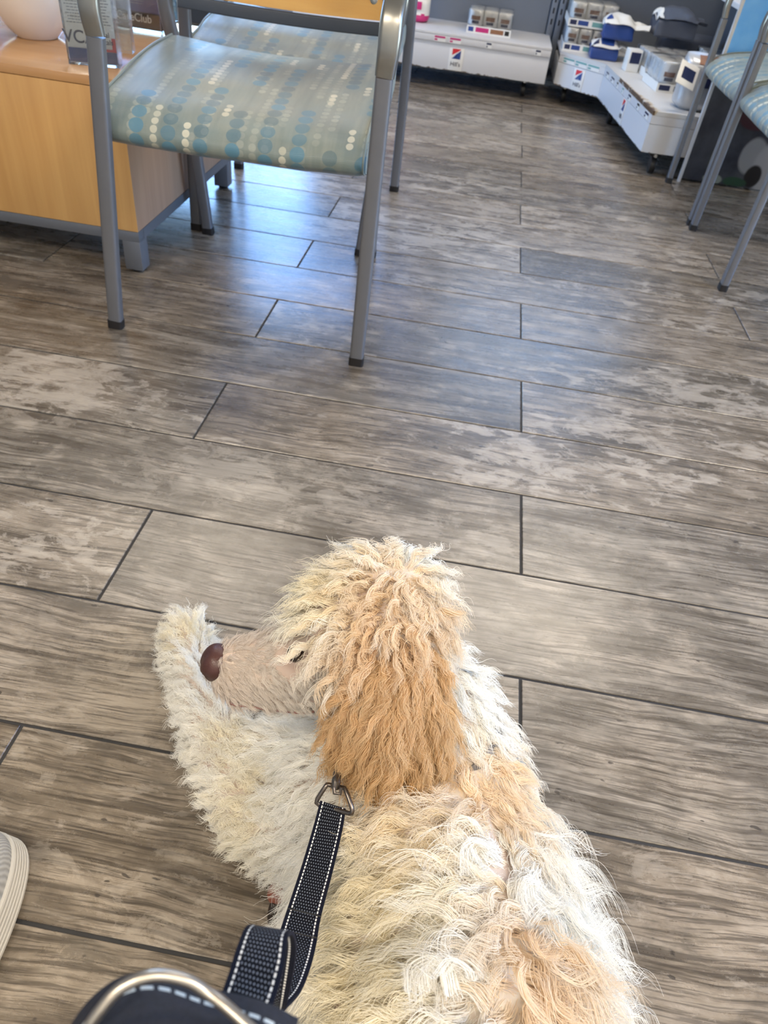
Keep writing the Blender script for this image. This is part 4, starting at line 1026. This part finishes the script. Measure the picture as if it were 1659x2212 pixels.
    ca = hc.attributes.new('tint', 'FLOAT_COLOR', 'CURVE'); ca.data.foreach_set('color', rgba.reshape(-1))
    hc.materials.append(M_hair); o = bpy.data.objects.new(name, hc); COL.objects.link(o)
    return o
NS = 190000
fur = coat('fur', dog_me, NS, ntuft=6500); fur.parent = dog
ef = coat('ear_fur', ear.data, 40000, forced='ear', ntuft=700, npts=12); ef.parent = ear
ef2 = coat('ear_fur', ear2.data, 9000, forced='ear', ntuft=200, npts=12); ef2.parent = ear2

# ------------------------------------------------------------------ collar and leash
CAMP = Vector(cam.location); CR = cam.rotation_euler.to_matrix(); FPX = 2212 * cd.lens / cd.sensor_height
def ray(u, v, d): return CAMP + CR @ (Vector(((u - 829.5) / FPX, -(v - 1106) / FPX, -1)) * d)
M_ring = plain('gunmetal', srgb(112, 104, 98), .28, .9, .15, 80)
M_ringd = plain('worn_silver_ring', srgb(176, 168, 158), .3, .9, .1, 60)
col_o = BM()
nc = Vector((-.118, -.250, .205)); ax = Vector((-.055, .03, .10)).normalized(); a1 = ax.orthogonal().normalized(); a2 = ax.cross(a1)
sweep(col_o, [nc + (a1 * math.cos(t) + a2 * math.sin(t)) * .051 for t in np.linspace(0, 2 * PI, 41)[:-1]], rrect(.0025, .018, .001), ups=ax, closed=True)
co_ = obj('dog_collar', col_o, plain('grey_webbing', srgb(112, 110, 112), .7, 0, .2, 200)); tag(co_, 'grey fabric collar mostly buried in the fur under the ear', 'collar')
def mat_web():
    k = NT('black_reflective_webbing'); uv = k.co('UV'); u, v, _ = k.sep(uv)       # u -1..1 across, v metres along
    cw, chh = .155, .0025
    row = k.M('FLOOR', k.M('DIVIDE', v, chh)); sh = k.M('MULTIPLY', k.M('MODULO', row, 2.0), .5)
    fu = k.M('SUBTRACT', k.M('FRACT', k.M('ADD', k.M('DIVIDE', u, cw), sh)), .5); fv = k.M('SUBTRACT', k.M('FRACT', k.M('DIVIDE', v, chh)), .5)
    d = k.M('SQRT', k.M('ADD', k.M('POWER', k.M('MULTIPLY', fu, 1.1), 2), k.M('POWER', k.M('MULTIPLY', fv, .9), 2)))
    au = k.M('ABSOLUTE', u)
    dot = k.M('MULTIPLY', k.M('LESS_THAN', d, .22), k.M('LESS_THAN', au, .64))
    st = k.M('LESS_THAN', k.M('ABSOLUTE', k.M('SUBTRACT', au, .76)), .038); st = k.M('MULTIPLY', st, k.M('LESS_THAN', k.M('FRACT', k.M('DIVIDE', v, .0031)), .66))
    c = k.mix(dot, srgb(9, 10, 18), srgb(120, 126, 138)); edge = k.M('GREATER_THAN', au, .66); c = k.mix(k.M('MULTIPLY', edge, k.M('SUBTRACT', 1, dot)), c, srgb(14, 17, 32)); c = k.mix(st, c, srgb(232, 230, 224))
    k.col(c); k.rough(.8); k.b.inputs['Specular IOR Level'].default_value = .15; k.bump(k.M('SUBTRACT', .5, d), .4, .0004); return k.m
M_web = mat_web()
def ribbon(name, L_, R_, parent, t=.0018, mat=M_web, per=8):
    """L_, R_ : edge points; thick strip between two edge curves"""
    Lc = catmull(L_, per); Rc = catmull(R_, per); bm = BM(); uvl = bm.loops.layers.uv.new('UVMap'); nu = 8; n = len(Lc); rows = []; vs = [0]
    for i in range(1, n): vs.append(vs[-1] + float(np.linalg.norm((np.array(Lc[i]) + Rc[i] - Lc[i - 1] - Rc[i - 1]) / 2)))
    for i in range(n):
        a, b = Vector(Lc[i]), Vector(Rc[i]); tg = (Vector(Lc[min(i + 1, n - 1)]) + Vector(Rc[min(i + 1, n - 1)]) - Vector(Lc[max(i - 1, 0)]) - Vector(Rc[max(i - 1, 0)])).normalized()
        nn = (b - a).cross(tg).normalized() * t / 2
        rows.append(([bm.verts.new(a.lerp(b, j / nu) + nn) for j in range(nu + 1)], [bm.verts.new(a.lerp(b, j / nu) - nn) for j in range(nu + 1)]))
    for i in range(n - 1):
        for s in (0, 1):
            for j in range(nu):
                f = bm.faces.new((rows[i][s][j], rows[i][s][j + 1], rows[i + 1][s][j + 1], rows[i + 1][s][j]))
                for l, (ii, jj) in zip(f.loops, ((i, j), (i, j + 1), (i + 1, j + 1), (i + 1, j))): l[uvl].uv = (-1 + 2 * jj / nu, vs[ii])
        for j in (0, nu):
            f = bm.faces.new((rows[i][0][j], rows[i + 1][0][j], rows[i + 1][1][j], rows[i][1][j]))
            for l in f.loops: l[uvl].uv = (-1 if j == 0 else 1, 0.0009)
    for i in (0, n - 1):
        for j in range(nu): bm.faces.new((rows[i][0][j], rows[i][0][j + 1], rows[i][1][j + 1], rows[i][1][j]))
    return obj(name, bm, mat, parent, 60)
leash = empty('leash', (0, 0, 0), 'black webbing dog leash with white stitched edges clipped to the dog', 'leash')
ED = [((692, 1730), (747, 1748), .585, .580), ((676, 1790), (738, 1800), .570, .566), ((652, 1870), (718, 1885), .545, .541), ((622, 1960), (694, 1978), .512, .508), ((604, 2015), (684, 2035), .490, .484), ((590, 2060), (672, 2085), .465, .458), ((575, 2120), (650, 2140), .435, .428), ((545, 2165), (615, 2180), .405, .40)]
strap = ribbon('strap', [ray(*a, d) for a, b, d, e in ED], [ray(*b, e) for a, b, d, e in ED], leash)
EL = [((545, 2165), (615, 2180), .402, .397), ((528, 2130), (622, 2160), .385, .378), ((524, 2060), (634, 2100), .368, .360), ((532, 2018), (640, 2048), .352, .345), ((540, 2002), (634, 2018), .335, .330), ((528, 2010), (622, 2024), .318, .312), ((510, 2055), (615, 2082), .302, .296), ((494, 2105), (600, 2140), .290, .285), ((478, 2150), (585, 2185), .280, .276), ((455, 2215), (566, 2250), .27, .266)]
ribbon('strap_loop', [ray(*a, d) for a, b, d, e in EL], [ray(*b, e) for a, b, d, e in EL], leash)
# stitched seam bars
for (a, b, d) in (((621, 1962), (694, 1980), .508), ((606, 2008), (685, 2026), .489)):
    bm = BM(); sweep(bm, [ray(*a, d - .002), ray(*b, d - .006)], rrect(.0008, .0012, .0003)); obj('seam', bm, M_black, leash)
bm = BM(); rp = [(683, 1733, .583), (688, 1722, .583), (704, 1698, .583), (710, 1695, .584), (740, 1702, .582), (746, 1706, .580), (757, 1735, .575), (761, 1752, .573), (755, 1757, .574), (722, 1748, .581), (692, 1741, .584)]
sweep(bm, catmull([ray(*p) for p in rp], 2), circ(.0019, 8), closed=True); obj('ring', bm, M_ring, leash, 60)
bm = BM(); sweep(bm, [ray(724, 1700, .580), ray(726, 1690, .578), ray(729, 1672, .585), ray(732, 1655, .60)], circ(.0038, 10)); obj('swivel_clip', bm, M_ring, leash, 60)
bm = BM(); sweep(bm, [ray(721, 1700, .577), ray(722, 1713, .576), ray(735, 1715, .576), ray(737, 1700, .576)], circ(.0015, 8)); obj('clip_hook', bm, M_ring, leash, 60)
# handle end close to the camera: metal ring through a padded dark grip
bm = BM(); hp = [(178, 2240, .215), (215, 2185, .216), (262, 2134, .218), (330, 2107, .220), (400, 2116, .222), (448, 2144, .223), (490, 2176, .222), (560, 2240, .22)]
sweep(bm, catmull([ray(*p) for p in hp], 8), circ(.0019, 12)); obj('handle_ring', bm, M_ringd, leash, 60)
HA = [((150, 2250), (180, 2330), .235, .2), ((205, 2172), (262, 2290), .236, .205), ((268, 2126), (318, 2260), .238, .21), ((340, 2118), (360, 2265), .238, .21), ((440, 2150), (430, 2290), .236, .21), ((560, 2178), (520, 2320), .234, .21), ((640, 2215), (600, 2360), .232, .21)]
M_grip = NT('dark_padded_webbing')
def _g():
    k = M_grip; uv = k.co('UV'); u, v, _ = k.sep(uv); n = k.noise(k.co(), 400, 3)
    s = k.M('MULTIPLY', k.M('LESS_THAN', k.M('ABSOLUTE', k.M('ADD', u, .45)), .055), k.M('LESS_THAN', k.M('FRACT', k.M('DIVIDE', v, .0046)), .7))
    c = k.mix(n, srgb(12, 13, 20), srgb(30, 33, 48)); k.col(k.mix(s, c, srgb(180, 190, 196))); k.rough(.8); k.bump(n, .7, .001); return k.m
ribbon('grip', [ray(*a, d) for a, b, d, e in HA], [ray(*b, e) for a, b, d, e in HA], leash, t=.006, mat=_g())
